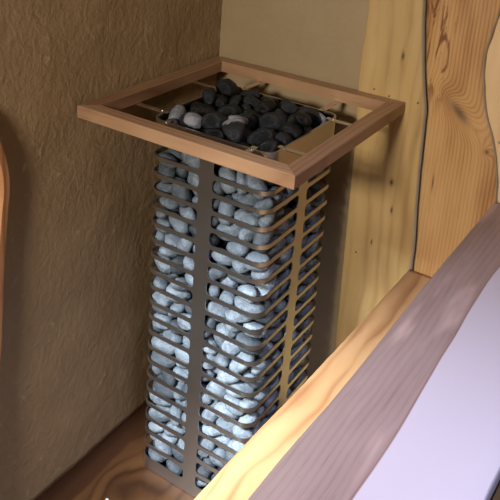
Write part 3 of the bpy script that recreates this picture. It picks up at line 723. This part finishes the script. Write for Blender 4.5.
('b',5,0.0264,0.0002,-0.1463,-0.0400,2.12,-0.28,0.04,('h', 4, 2, 10, 0)),
('b',6,0.039,-0.0190,-0.1184,-0.0251,0.72,-0.77,-1.72,('h', 3, 2, 11, 1)),
('b',2,0.0394,0.0099,0.0152,-0.0458,-1.00,-2.75,0.30,('h', 3, 6, 11, 1)),
('b',6,0.0323,-0.0503,0.1009,-0.0417,1.79,0.03,-0.04,('h', 1, 4, 8, 0)),
('b',6,0.0343,0.0901,-0.0497,-0.0511,2.13,0.08,0.06,('h', 4, 5, 10, 1)),
('b',2,0.0384,0.0642,0.0098,-0.0353,-1.04,0.06,-2.41,('h', 3, 7, 11, 1)),
('b',1,0.0301,0.0419,0.0868,-0.0492,2.12,-0.68,-0.43,('h', 2, 8, 11, 0)),
('b',5,0.0302,0.1368,0.0335,-0.0153,-0.51,-0.08,-0.80,('h', 3, 9, 11, 0)),
('b',9,0.0244,-0.0200,-0.0727,-0.0331,0.39,-2.49,0.68,('h', 3, 3, 11, 0)),
('w',3,0.0251,0.0176,-0.0739,-0.0197,0.46,3.05,0.29,('h', 3, 4, 11, 0)),
('b',5,0.0324,0.0143,-0.0340,-0.0379,1.07,-0.12,1.05,('h', 3, 5, 11, 0)),
('b',0,0.0337,0.0216,0.0559,-0.0158,-0.54,-0.06,-1.58,('h', 2, 7, 11, 1)),
('b',4,0.0263,0.0009,0.1127,-0.0312,-0.53,3.05,-0.65,('h', 1, 7, 8, 0)),
('b',1,0.0299,0.0510,0.1123,-0.0277,-1.01,0.09,2.90,('h', 2, 9, 11, 0)),
('b',0,0.0286,-0.1034,0.0340,-0.0294,0.46,-0.12,1.91,('h', 1, 2, 8, 0)),
('b',7,0.0287,-0.1351,0.0200,-0.0198,0.08,-0.54,2.20,('h', 1, 0, 8, 0))
]
REST = [
('g',9,0.0322,0.1201,-0.1427,-1.0600,0.05,-0.03,-0.67),
('g',1,0.0304,0.1391,-0.0582,-1.0583,-0.52,-0.03,0.41),
('g',3,0.0443,0.1487,0.1223,-1.0388,-1.56,-0.46,1.73),
('g',3,0.0311,0.0380,0.1329,-1.0599,0.08,-0.14,2.85),
('g',6,0.0308,-0.0187,0.1358,-1.0556,0.12,-0.09,-1.81),
('g',5,0.0291,-0.1415,0.1401,-1.0612,-0.04,-0.19,1.58),
('g',2,0.029,-0.1340,-0.0108,-1.0583,-0.18,-0.26,0.29),
('g',3,0.03,0.0674,-0.1387,-1.0604,-0.16,-0.01,2.07),
('g',4,0.0412,0.1391,-0.1266,-1.0243,0.08,2.90,-1.55),
('g',1,0.0315,0.1489,-0.1055,-1.0614,-0.06,-0.01,1.88),
('g',1,0.0333,0.1360,0.0372,-1.0250,0.01,-0.08,0.99),
('g',7,0.0307,0.1099,0.1385,-1.0583,0.19,0.03,-1.80),
('g',9,0.0338,-0.0736,0.1502,-1.0593,-0.02,-0.03,0.18),
('g',7,0.0337,-0.1500,0.0800,-1.0567,0.20,0.03,1.30),
('g',6,0.0298,-0.1458,-0.0618,-1.0566,0.02,0.24,1.79),
('g',9,0.0425,-0.1383,-0.0471,-1.0253,-0.14,-0.20,-1.06),
('g',1,0.0414,0.1352,0.0461,-1.0575,-0.03,0.15,-1.34),
('g',4,0.0422,0.1404,0.0856,-0.9878,2.85,-0.18,1.44),
('g',2,0.0379,0.0754,0.1481,-1.0276,-1.29,2.80,0.35),
('g',8,0.039,-0.1221,0.1429,-1.0219,0.20,-2.31,-0.69),
('g',5,0.0437,-0.1386,0.0932,-1.0106,1.28,-0.11,2.13),
('g',2,0.037,-0.1391,0.0284,-1.0528,-1.43,0.23,-2.65),
('g',2,0.0387,0.1402,-0.1143,-0.9805,-0.34,-0.05,0.78),
('g',5,0.0445,0.1385,-0.0186,-1.0309,1.41,-2.22,0.99),
('g',1,0.038,0.1390,0.1343,-0.9520,0.26,3.10,-1.04),
('g',6,0.0427,0.0966,0.1369,-0.9846,-0.94,-2.62,0.16),
('g',4,0.0373,-0.0345,0.1404,-1.0178,2.32,0.57,0.87),
('g',9,0.0389,-0.1489,0.0237,-1.0031,1.83,0.51,-1.78),
('g',4,0.0304,0.1464,-0.0696,-1.0159,0.28,0.85,2.00),
('g',2,0.0421,0.1389,0.0184,-0.9799,-2.66,0.87,0.07),
('g',3,0.0363,0.0264,0.1370,-1.0161,-0.11,0.64,-2.92),
('g',8,0.039,-0.1311,0.1352,-0.9671,-0.02,-0.42,2.12),
('g',8,0.04,-0.1291,-0.0267,-0.9829,-0.15,0.16,1.44),
('g',9,0.0303,-0.1405,-0.1395,-0.9666,0.91,-0.46,0.23),
('g',3,0.0282,-0.0885,-0.1411,-0.9702,-0.09,0.09,-1.47),
('g',7,0.0435,0.1380,-0.0515,-0.9701,-2.78,-0.02,1.22),
('g',2,0.0352,0.1368,0.0793,-0.9420,-0.65,-0.31,2.30),
('g',1,0.0393,0.0158,0.1345,-0.9814,-0.14,-0.25,0.38),
('g',0,0.0301,-0.0781,0.1380,-1.0247,0.48,-0.18,1.52),
('g',4,0.04,-0.1381,0.0666,-0.9580,-0.03,0.11,-1.68),
('g',3,0.0287,-0.1380,-0.0927,-0.9433,-0.54,0.13,0.32),
('g',2,0.0417,0.1361,-0.0828,-0.9280,-0.39,-0.28,2.01),
('g',5,0.0294,0.1369,0.0344,-0.9329,0.12,-0.21,3.11),
('g',7,0.0362,0.1055,0.1345,-0.9189,-0.10,0.04,2.21),
('g',2,0.0441,-0.0784,0.1403,-0.9748,1.62,-0.33,-0.57),
('g',7,0.042,-0.1400,0.1273,-0.9178,-0.37,-0.05,1.56),
('g',9,0.04,-0.1414,0.0142,-0.9454,0.62,-0.54,0.79),
('g',6,0.0443,-0.1386,-0.0765,-0.8913,-1.00,0.30,-1.58),
('g',5,0.028,0.1499,-0.1220,-0.8999,0.88,-0.87,2.66),
('g',1,0.0313,0.1403,-0.0106,-0.9396,-0.19,-0.16,-0.17),
('g',8,0.0323,0.1480,0.1395,-0.9180,3.02,0.15,-1.10),
('g',0,0.0339,-0.0200,0.1376,-0.9567,-0.34,-0.22,1.10),
('g',2,0.03,-0.1001,0.1419,-0.9365,-1.75,0.23,-1.79),
('g',3,0.0402,-0.1337,0.1340,-0.8687,-0.27,-0.61,-0.45),
('g',4,0.0311,-0.1385,0.0636,-0.9150,-0.49,0.23,-3.10),
('g',2,0.0394,-0.0135,-0.1441,-0.8795,-0.08,0.10,-0.32),
('g',0,0.0396,0.1384,-0.0006,-0.9042,2.27,-0.22,0.72),
('g',7,0.0332,0.1091,0.1387,-0.8786,1.24,-0.08,0.88),
('g',6,0.0312,0.0595,0.1397,-0.9416,-0.93,-0.01,1.68),
('g',2,0.0382,-0.0513,0.1408,-0.9273,-0.16,0.04,2.51),
('g',9,0.0411,-0.1413,0.1310,-0.8248,0.48,-0.11,-1.92),
('g',3,0.0374,-0.1414,-0.0443,-0.9332,-2.51,0.27,0.89),
('g',1,0.0292,0.1399,-0.0848,-0.8849,-0.42,0.07,0.09),
('g',2,0.0378,0.1415,-0.0362,-0.8755,0.38,2.38,1.14),
('g',6,0.0326,0.0957,0.1402,-0.8369,1.03,0.14,1.55),
('g',4,0.0365,0.0734,0.1348,-0.4882,0.11,-1.02,2.79),
('g',1,0.0289,0.0243,0.1264,-0.9416,0.02,-0.60,0.18),
('g',3,0.037,-0.1384,0.0628,-0.8264,-0.12,-2.62,1.20),
('g',2,0.0404,-0.1435,0.0150,-0.8980,-0.10,0.10,-1.89),
('g',7,0.04,0.1366,0.0712,-0.8977,0.05,0.26,-1.04),
('g',0,0.0385,0.0621,0.1404,-0.8974,-0.03,0.37,-2.26),
('g',2,0.0347,-0.0855,0.1382,-0.8959,-0.40,0.49,-1.93),
('g',7,0.0396,-0.1370,-0.0088,-0.8255,-0.05,-0.31,2.14),
('g',8,0.0383,-0.1395,0.0756,-0.8740,-0.02,-0.36,-2.33),
('g',4,0.0433,0.1074,0.1382,-0.7850,0.65,-2.41,-0.35),
('g',8,0.0296,-0.0032,0.1342,-0.8681,2.18,0.66,-1.37),
('g',6,0.0344,0.0076,0.1400,-0.9105,1.78,0.18,2.25),
('g',5,0.0299,-0.1404,0.0812,-0.7975,0.18,-0.11,2.65),
('g',3,0.033,-0.1350,-0.0078,-0.8640,2.85,0.16,-1.43),
('g',9,0.0311,0.1524,0.0610,-0.8674,-0.23,0.29,-1.40),
('g',6,0.0438,0.0391,0.1368,-0.7958,-0.75,2.35,0.29),
('g',3,0.0394,0.0438,0.1415,-0.8573,-2.06,-0.36,-0.58),
('g',7,0.0405,-0.0582,0.1467,-0.8562,-0.23,-3.12,0.32),
('g',1,0.0342,-0.1410,0.0340,-0.7846,0.54,-0.01,0.84),
('g',4,0.0283,0.1435,-0.1122,-0.8068,-0.53,0.32,0.37),
('g',5,0.044,0.1404,0.1180,-0.7435,2.44,0.39,-1.66),
('g',1,0.0305,-0.0696,0.1570,-0.7626,1.49,-1.45,0.26),
('g',3,0.0296,-0.0356,0.1387,-0.8921,0.06,-3.08,1.19),
('g',0,0.0284,-0.1251,0.0188,-0.7538,-0.20,0.24,1.59),
('g',3,0.0446,-0.1415,-0.0753,-0.8274,0.92,-0.35,-1.09),
('g',6,0.0286,0.0995,0.1482,-0.6207,-0.02,1.35,-2.92),
('g',5,0.0382,-0.0259,0.1383,-0.8250,0.26,0.25,-0.09),
('g',2,0.0418,-0.0978,0.1374,-0.8041,-0.59,0.64,-0.52),
('g',4,0.0368,-0.1436,-0.0225,-0.7841,-2.63,-0.43,1.15),
('g',5,0.0332,-0.1515,-0.1210,-0.7782,0.65,-1.45,-0.96),
('g',8,0.0321,0.1408,0.0547,-0.8285,1.31,-0.27,-2.98),
('g',1,0.0391,0.0782,0.1369,-0.7263,-0.25,1.03,2.17),
('g',6,0.0448,-0.0774,0.1360,-0.7160,-2.30,0.24,-0.05),
('g',3,0.037,0.0061,0.1385,-0.7599,-0.52,2.54,-0.38),
('g',2,0.0358,-0.1434,0.1199,-0.7760,-2.03,-0.19,-0.76),
('g',1,0.03,-0.1299,-0.0728,-0.7783,0.27,0.39,-1.98),
('g',2,0.0406,-0.1419,-0.0735,-0.7129,0.06,-0.18,2.02),
('g',7,0.0384,-0.0000,0.1370,-0.7043,-0.98,0.13,-2.46),
('g',1,0.0287,0.0376,0.1355,-0.7210,0.21,-0.06,-1.89),
('g',4,0.03,-0.0457,0.1306,-0.7875,0.08,0.24,0.39),
('g',8,0.0392,-0.1477,0.0656,-0.7463,-2.14,-0.36,-1.58),
('g',9,0.0315,-0.1386,-0.0860,-0.7544,-0.60,0.04,2.65),
('g',8,0.0345,-0.1480,0.1340,-0.7334,-1.61,0.20,1.23),
('g',1,0.0333,-0.0283,0.1428,-0.7448,0.31,0.57,-2.32),
('g',1,0.0311,-0.1031,0.1344,-0.7595,0.33,-0.28,2.49),
('g',6,0.0292,-0.1351,-0.0404,-0.7482,0.29,0.18,-2.45),
('g',7,0.0445,-0.0394,-0.1435,-0.6775,-3.05,0.18,0.37),
('g',7,0.0332,0.1493,-0.0332,-0.7875,0.08,0.03,1.81),
('g',4,0.0358,-0.0499,0.1389,-0.6409,-0.05,-0.07,2.65),
('g',1,0.0356,-0.0516,0.1472,-0.6767,-0.00,-0.18,-2.86),
('g',7,0.0426,-0.1410,-0.0005,-0.7155,1.78,0.19,-2.10),
('g',5,0.0399,-0.1379,-0.0424,-0.6729,-0.01,-0.24,-1.32),
('g',7,0.0389,-0.1393,-0.0072,-0.6345,1.40,-0.02,-2.12),
('g',0,0.0319,-0.1504,0.1273,-0.6083,0.59,0.08,1.48),
('g',8,0.032,-0.1421,0.1467,-0.6994,-0.18,-0.48,-2.61),
('g',4,0.0436,-0.1222,0.1396,-0.6572,-2.75,0.31,-0.25),
('g',9,0.0332,-0.1261,0.0838,-0.7222,-0.48,-0.36,-1.52),
('g',4,0.0312,0.0217,0.1491,-0.4845,1.11,0.22,2.59),
('g',3,0.0317,-0.1392,0.1028,-0.6945,-0.32,-0.31,0.12),
('g',3,0.0398,-0.1365,0.0427,-0.6761,-2.27,0.12,-2.14),
('g',8,0.035,0.0138,0.1269,-0.6634,0.06,-2.89,0.01),
('g',1,0.0419,-0.1186,0.1381,-0.5947,0.76,-2.23,-0.36),
('g',1,0.0294,-0.1502,0.0905,-0.6647,0.10,-0.13,-1.21),
('g',1,0.0438,-0.1364,0.0708,-0.6312,2.90,-0.11,-1.66),
('g',3,0.0385,-0.0568,0.1364,-0.5959,0.60,2.95,-0.55),
('g',4,0.0414,-0.1368,0.0855,-0.5789,0.20,0.97,0.21),
('g',4,0.0287,-0.1486,-0.1033,-0.6062,0.09,-1.13,1.18),
('g',7,0.0341,0.1207,0.1379,-0.6925,0.27,-0.19,-1.47),
('g',3,0.0385,0.0672,0.1385,-0.6763,2.70,-0.81,0.19),
('g',3,0.0392,0.0667,0.1385,-0.6149,-0.05,1.05,-2.81),
('g',8,0.0332,-0.1393,0.0079,-0.5610,-0.51,-0.45,-0.29),
('g',7,0.0286,-0.1364,0.0336,-0.6022,0.35,0.02,-0.09),
('g',8,0.0317,0.1179,0.1355,-0.6559,-0.33,-0.20,-1.58),
('g',0,0.0381,0.0052,0.1477,-0.6274,-0.14,-2.76,0.16),
('g',9,0.033,-0.1410,0.0424,-0.5525,-0.86,0.46,0.35),
('g',4,0.0295,-0.1492,-0.0087,-0.5957,-0.17,0.34,1.49),
('g',7,0.0425,0.1353,0.1225,-0.6050,-0.46,0.43,1.07),
('g',1,0.0384,0.0810,0.1427,-0.5489,0.43,0.89,-2.55),
('g',2,0.0327,0.0367,0.1411,-0.5890,-1.11,-0.24,1.84),
('g',3,0.0284,-0.1413,0.0770,-0.5245,0.36,-0.16,-3.11),
('g',7,0.0347,-0.1409,-0.0330,-0.5561,-1.79,0.69,0.06),
('g',3,0.0443,0.0229,0.1395,-0.5360,-0.77,-0.34,0.05),
('g',1,0.0423,-0.0804,0.1430,-0.5578,0.20,0.02,-3.03),
('g',6,0.037,-0.1395,-0.0875,-0.5592,-0.02,0.26,-1.85),
('g',7,0.0367,-0.0909,-0.1369,-0.5155,-0.39,-2.77,0.83),
('g',3,0.0355,0.1396,-0.1265,-0.5276,-0.01,0.36,1.42),
('g',3,0.0334,-0.0060,0.1364,-0.5829,0.64,-0.40,2.43),
('g',4,0.0422,-0.1355,0.1295,-0.5222,0.07,2.37,-1.70),
('g',8,0.0359,-0.1377,-0.0301,-0.5041,1.48,2.59,-0.49),
('g',8,0.032,0.1248,0.0529,-0.5768,-0.07,-0.27,-1.69),
('g',7,0.0439,-0.0247,0.1345,-0.5071,-0.38,0.67,2.64),
('g',3,0.034,-0.1357,0.0220,-0.5079,0.18,0.36,2.00),
('g',6,0.035,0.1386,-0.0235,-0.5083,-0.31,-0.24,-2.18),
('g',0,0.0296,0.1265,0.0710,-0.5469,-0.48,-0.45,-1.53),
('g',0,0.0409,-0.1370,0.1014,-0.4568,-1.14,-0.51,-2.25),
('g',2,0.0383,-0.1410,0.0638,-0.4849,-0.14,-0.34,-1.29),
('g',7,0.0447,-0.0324,-0.1355,-0.4464,0.32,-0.38,-0.35),
('g',9,0.0348,0.0944,0.1400,-0.4462,-0.80,-0.76,1.69),
('g',6,0.036,-0.0227,0.1427,-0.4432,0.66,0.75,0.57),
('g',9,0.0298,-0.1317,0.0431,-0.4473,-0.08,0.05,-2.35),
('g',6,0.0286,-0.1306,-0.0668,-0.4798,-1.68,2.03,0.04),
('g',1,0.038,0.1455,0.0574,-0.4690,-0.10,0.10,1.69),
('g',6,0.0366,0.1010,0.1376,-0.3215,-0.56,1.43,2.49),
('g',9,0.0424,0.0358,0.1414,-0.4395,0.25,-3.12,0.51),
('g',0,0.0346,-0.0857,0.1390,-0.5156,0.77,-0.31,2.23),
('g',7,0.0352,-0.1409,0.1460,-0.4759,-1.11,-0.88,-2.72),
('g',1,0.0431,-0.1427,-0.0172,-0.4648,0.07,-0.18,-1.40),
('g',3,0.0447,0.1420,0.1335,-0.4048,1.10,-0.85,-1.00),
('g',2,0.0282,0.1124,0.1538,-0.3787,1.22,2.10,-0.01),
('g',7,0.0364,-0.0604,0.1386,-0.4796,0.75,2.76,-0.82),
('g',8,0.0287,-0.1231,0.0875,-0.4226,-0.09,-0.08,1.46),
('g',1,0.0361,-0.1339,-0.0731,-0.4371,-0.05,-0.06,2.07),
('g',0,0.0399,-0.1314,-0.0206,-0.3948,0.11,0.28,-1.65),
('g',5,0.0391,0.0707,0.1366,-0.3881,-2.75,-0.96,-0.36),
('g',7,0.0322,-0.0960,0.1372,-0.4569,-0.68,0.27,2.03),
('g',4,0.0416,-0.1272,0.1453,-0.4113,-0.69,-1.89,-0.97),
('g',5,0.0325,-0.1349,-0.0060,-0.4319,-0.08,0.06,1.50),
('g',1,0.0382,-0.0738,0.1385,-0.3877,0.72,0.04,0.55),
('g',4,0.0442,-0.0590,0.1325,-0.3321,0.84,-1.29,-2.43),
('g',4,0.0313,-0.0709,0.1480,-0.4308,-0.23,0.86,-0.09),
('g',1,0.0308,-0.1050,0.1429,-0.3531,1.22,0.22,-2.23),
('g',9,0.0404,-0.1455,0.0502,-0.4029,0.29,-2.82,-1.60),
('g',3,0.0366,0.0465,-0.1379,-0.3547,0.41,-2.80,0.46),
('g',2,0.0327,0.1261,-0.1515,-0.4168,-1.49,0.16,2.84),
('g',8,0.0391,0.1455,0.1322,-0.3396,-1.95,0.13,1.89),
('g',2,0.0321,-0.0139,0.1274,-0.4022,0.42,-0.53,-3.06),
('g',5,0.0429,0.0119,0.1376,-0.3270,-0.62,2.71,-0.08),
('g',3,0.0311,-0.1388,0.1115,-0.3879,-0.76,0.12,2.99),
('g',9,0.0313,-0.1204,-0.1405,-0.4020,0.49,-0.46,-1.99),
('g',1,0.0402,-0.1043,-0.1345,-0.3706,-0.30,-0.71,-2.72),
('g',1,0.038,0.1072,0.1403,-0.2180,0.30,0.61,-0.68),
('g',1,0.0396,0.0548,0.1447,-0.3494,0.29,1.04,-2.78),
('g',7,0.0353,-0.1409,0.1475,-0.3460,1.27,2.18,0.39),
('g',2,0.0285,-0.1436,0.0285,-0.3727,-1.38,-0.16,2.91),
('g',7,0.0386,-0.1358,0.0030,-0.3392,-1.05,0.85,-2.71),
('g',4,0.0429,0.0681,0.1384,-0.2716,-0.19,-1.13,0.66),
('g',3,0.0337,-0.0329,0.1424,-0.2856,-0.64,-2.27,0.92),
('g',8,0.0316,0.0279,0.1396,-0.4008,-1.47,-0.34,-1.48),
('g',0,0.0394,-0.1387,0.0738,-0.3586,0.34,2.97,-0.92),
('g',0,0.0399,-0.1397,-0.0424,-0.3085,-0.60,-0.43,1.00),
('g',4,0.0291,-0.0058,0.1499,-0.3739,-0.49,0.23,0.09),
('g',5,0.0322,-0.1362,0.1009,-0.3300,-0.63,-0.66,-0.73),
('g',9,0.0364,-0.1395,0.0460,-0.3187,-1.59,0.07,0.82),
('g',9,0.0386,-0.0945,-0.1441,-0.3110,0.87,-0.31,2.71),
('g',0,0.0413,0.0845,-0.1396,-0.3124,-0.10,0.34,2.60),
('g',6,0.0401,0.0035,0.1373,-0.2653,-0.54,-2.26,0.18),
('g',2,0.0388,-0.0874,0.1478,-0.2844,1.25,2.60,-0.01),
('g',7,0.0389,-0.1365,0.0088,-0.2821,0.45,-0.44,-2.20),
('g',6,0.034,0.0574,0.1324,-0.1837,2.91,1.01,-0.73),
('g',2,0.0393,-0.1139,0.1409,-0.2323,0.42,-0.42,2.54),
('g',7,0.0385,-0.1369,0.0765,-0.2785,-0.03,3.06,0.94),
('g',9,0.0313,-0.1374,-0.0600,-0.2762,0.71,3.14,-0.13),
('g',0,0.0331,-0.1390,-0.1005,-0.2542,0.19,-0.36,-2.60),
('g',4,0.0339,0.1394,-0.1422,-0.3275,-0.38,0.09,-2.56),
('g',8,0.0379,0.0422,0.1390,-0.2276,-1.08,-0.78,1.31),
('g',6,0.0336,-0.1439,0.1300,-0.3001,-0.03,-0.03,-1.44),
('g',5,0.0398,-0.1374,0.0299,-0.2440,-3.12,0.04,1.41),
('g',1,0.0422,0.0083,0.1416,-0.1533,1.23,-0.33,0.70),
('g',3,0.0365,0.0045,0.1400,-0.2056,-0.05,2.46,0.16),
('g',9,0.038,-0.1446,0.1337,-0.2639,-0.25,-0.30,-1.82),
('g',5,0.03,-0.1383,-0.0296,-0.2515,0.58,-0.05,0.01),
('g',2,0.0346,0.0964,0.1472,-0.1582,2.27,1.78,-0.58),
('g',8,0.0369,-0.1117,0.1408,-0.1829,-0.54,2.97,-0.64),
('g',9,0.0445,-0.0601,0.1395,-0.2195,0.96,0.59,-0.65),
('g',1,0.0299,-0.1363,0.0891,-0.2407,0.34,0.36,0.28),
('g',7,0.0374,0.0465,-0.1405,-0.2263,1.17,-2.32,-1.22),
('g',1,0.0389,0.1417,-0.0355,-0.1962,-2.02,-0.42,-0.90),
('g',6,0.0432,-0.1307,0.1329,-0.1398,-0.47,-0.19,0.74),
('g',6,0.0373,-0.1408,0.1087,-0.1950,-0.72,-1.67,2.01),
('g',8,0.039,-0.1401,0.0591,-0.2052,-0.02,0.19,0.83),
('g',0,0.0424,0.1405,0.0179,-0.1920,1.39,-2.16,-0.29),
('g',4,0.0335,0.1348,0.1406,-0.1230,-2.90,0.03,0.70),
('g',3,0.0429,-0.1386,0.0617,-0.1428,-0.55,2.12,-0.25),
('g',6,0.0392,-0.1387,-0.0062,-0.2081,0.13,-0.18,1.38),
('g',9,0.0288,-0.0310,0.1347,-0.1907,-2.25,0.08,1.48),
('g',4,0.0436,-0.1429,-0.0123,-0.1560,-1.96,0.06,-1.87),
('g',8,0.0351,-0.0517,0.1497,-0.1605,0.91,2.68,0.02),
('g',1,0.0362,0.1406,0.0477,-0.1274,-0.97,0.22,-2.17),
('g',6,0.0446,0.0568,0.1373,-0.1123,-1.66,1.27,-0.67),
('g',1,0.0433,-0.0664,0.1361,-0.1210,0.68,0.93,-0.93),
('g',8,0.0345,0.1278,-0.0284,-0.1565,0.93,0.34,1.56),
('g',8,0.0393,0.0434,-0.1395,-0.1435,-0.83,0.53,-0.73),
('g',7,0.0424,0.1446,-0.0114,-0.1199,0.00,-0.35,-1.98),
('g',3,0.0332,0.1386,0.0902,-0.1344,-2.06,0.41,0.44),
('b',9,0.0296,-0.1280,-0.1438,-0.0837,0.80,3.10,0.24),
('b',6,0.036,-0.1441,-0.0060,-0.0723,1.65,0.16,-1.41),
('b',6,0.0275,-0.1359,0.0506,-0.0854,3.04,0.06,0.46),
('b',0,0.0286,-0.1420,0.1007,-0.0829,-1.54,0.07,-0.87),
('b',8,0.0433,-0.0586,-0.1379,-0.0755,-0.37,-0.07,-0.20),
('b',6,0.0306,-0.0722,-0.0492,-0.0804,0.09,-0.28,2.14),
('b',9,0.0369,-0.0963,-0.0048,-0.0829,0.02,0.03,1.00),
('b',5,0.0281,-0.0869,0.0579,-0.0842,2.96,-0.13,-0.99),
('b',0,0.0396,0.0056,-0.1299,-0.0772,0.51,0.10,-0.78),
('b',7,0.0316,0.0294,-0.0159,-0.0819,-1.76,-0.31,-1.34),
('b',5,0.0429,-0.0307,0.0064,-0.0800,-0.10,-0.19,-2.22),
('b',2,0.0315,-0.0135,0.0688,-0.0789,1.59,0.28,0.64),
('b',1,0.0378,-0.0476,0.1017,-0.0825,2.92,0.03,0.73),
('b',9,0.0357,0.0709,-0.1231,-0.0806,0.37,2.97,-0.19),
('b',6,0.0272,0.0544,-0.0594,-0.0831,-0.18,-0.16,0.60),
('b',6,0.0305,0.0239,0.0428,-0.0815,-0.21,-0.22,2.32),
('b',7,0.0392,0.0705,0.1030,-0.0783,-0.02,2.98,-0.64),
('b',8,0.0431,0.1120,-0.0881,-0.0754,0.36,-3.09,-0.18),
('b',4,0.032,0.1375,-0.0134,-0.0809,-0.05,2.88,0.94),
('b',0,0.0283,-0.1484,0.1400,-0.0715,1.72,1.07,1.66),
('b',8,0.0322,-0.0475,0.0618,-0.0484,1.10,0.33,2.43),
('b',5,0.0378,-0.0024,-0.0617,-0.0792,-0.28,-3.07,-1.23),
('b',2,0.0399,0.0644,0.0525,-0.0649,-0.43,0.63,-0.00),
('b',1,0.0244,0.0265,0.0875,-0.0886,-2.91,0.05,-1.10),
('b',0,0.0342,0.0158,0.1362,-0.0826,3.11,-0.07,0.55),
('b',5,0.031,0.0245,0.1345,-0.0481,-2.99,-0.41,1.07)
]
WORDS = 'first second third fourth fifth sixth seventh eighth ninth tenth eleventh twelfth thirteenth fourteenth fifteenth sixteenth seventeenth eighteenth nineteenth twentieth twenty-first twenty-second'.split()
ZONE = {'A': 'left of the front strip', 'B': 'between front strip and front corner', 'C': 'right at the front corner',
        'D': 'between front corner and side strip', 'E': 'right of the side strip'}
def place_word(j, n):
    if n == 1: return 'alone'
    if j == 0: return 'leftmost'
    if j == n - 1: return 'rightmost'
    return WORDS[j] + ' from left'
def LABEL(t):
    zn, row, j, n, size, c = t
    sz = ('small', 'medium', 'large')[size]
    if zn == 'h':
        col = {'b': 'black', 'w': 'pale grey', 'p': 'pale-patched black'}[c]
        return '%s %s stone on top of heater, %s row from back, %s' % (sz, col, WORDS[row], place_word(j, n)), 'dark stones heaped on top of the heater'
    return '%s grey stone in %s slot down, %s, %s' % (sz, WORDS[row], ZONE[zn], place_word(j, n)), 'grey stones filling the heater cage'

def put_stone(c, k, s, x, y, z, a, b, g, label):
    o = proto(c, k).copy(); o.name = 'sauna_stone'
    o.location = (x, y, z); o.rotation_euler = (a, b, g); o.scale = (s, s, s)
    C.objects.link(o)
    return o
for (c, k, s, x, y, z, a, b, g, lab) in STONES:
    o = put_stone({'g': 'grey', 'b': 'black', 'w': 'pale', 'p': 'patched'}[c], k, s, x, y, z, a, b, g, lab)
    L, grp = LABEL(lab + (c,))
    tag(o, L, 'stone', grp)
# stones deep in the cage and on its far sides, of which the photo shows next to nothing
for kind, nm, lb in (('g', 'packed_stones', 'grey stones packed on the hidden far sides of the heater cage'), ('b', 'packed_dark_stones', 'dark stones buried under the heap on top of the heater')):
    RS = [r for r in REST if r[0] == kind]
    if not RS: continue
    bm = bmesh.new()
    for (c, k, s, x, y, z, a, b, g) in RS:
        T = Matrix.Translation((x, y, z)) @ Euler((a, b, g)).to_matrix().to_4x4() @ Matrix.Scale(s, 4)
        
        t = bmesh.new(); bmesh.ops.create_icosphere(t, subdivisions=2, radius=1)
        m = {}
        for v in t.verts: m[v.index] = bm.verts.new(T @ (stone_point(k, v.co.normalized()) * .985))
        for f in t.faces: bm.faces.new([m[v.index] for v in f.verts]).smooth = True
        t.free()
    tag(bm_obj(nm, bm, M['grey' if kind == 'g' else 'black']), lb, 'stones', kind='stuff')
for o in protos.values(): bpy.data.objects.remove(o)
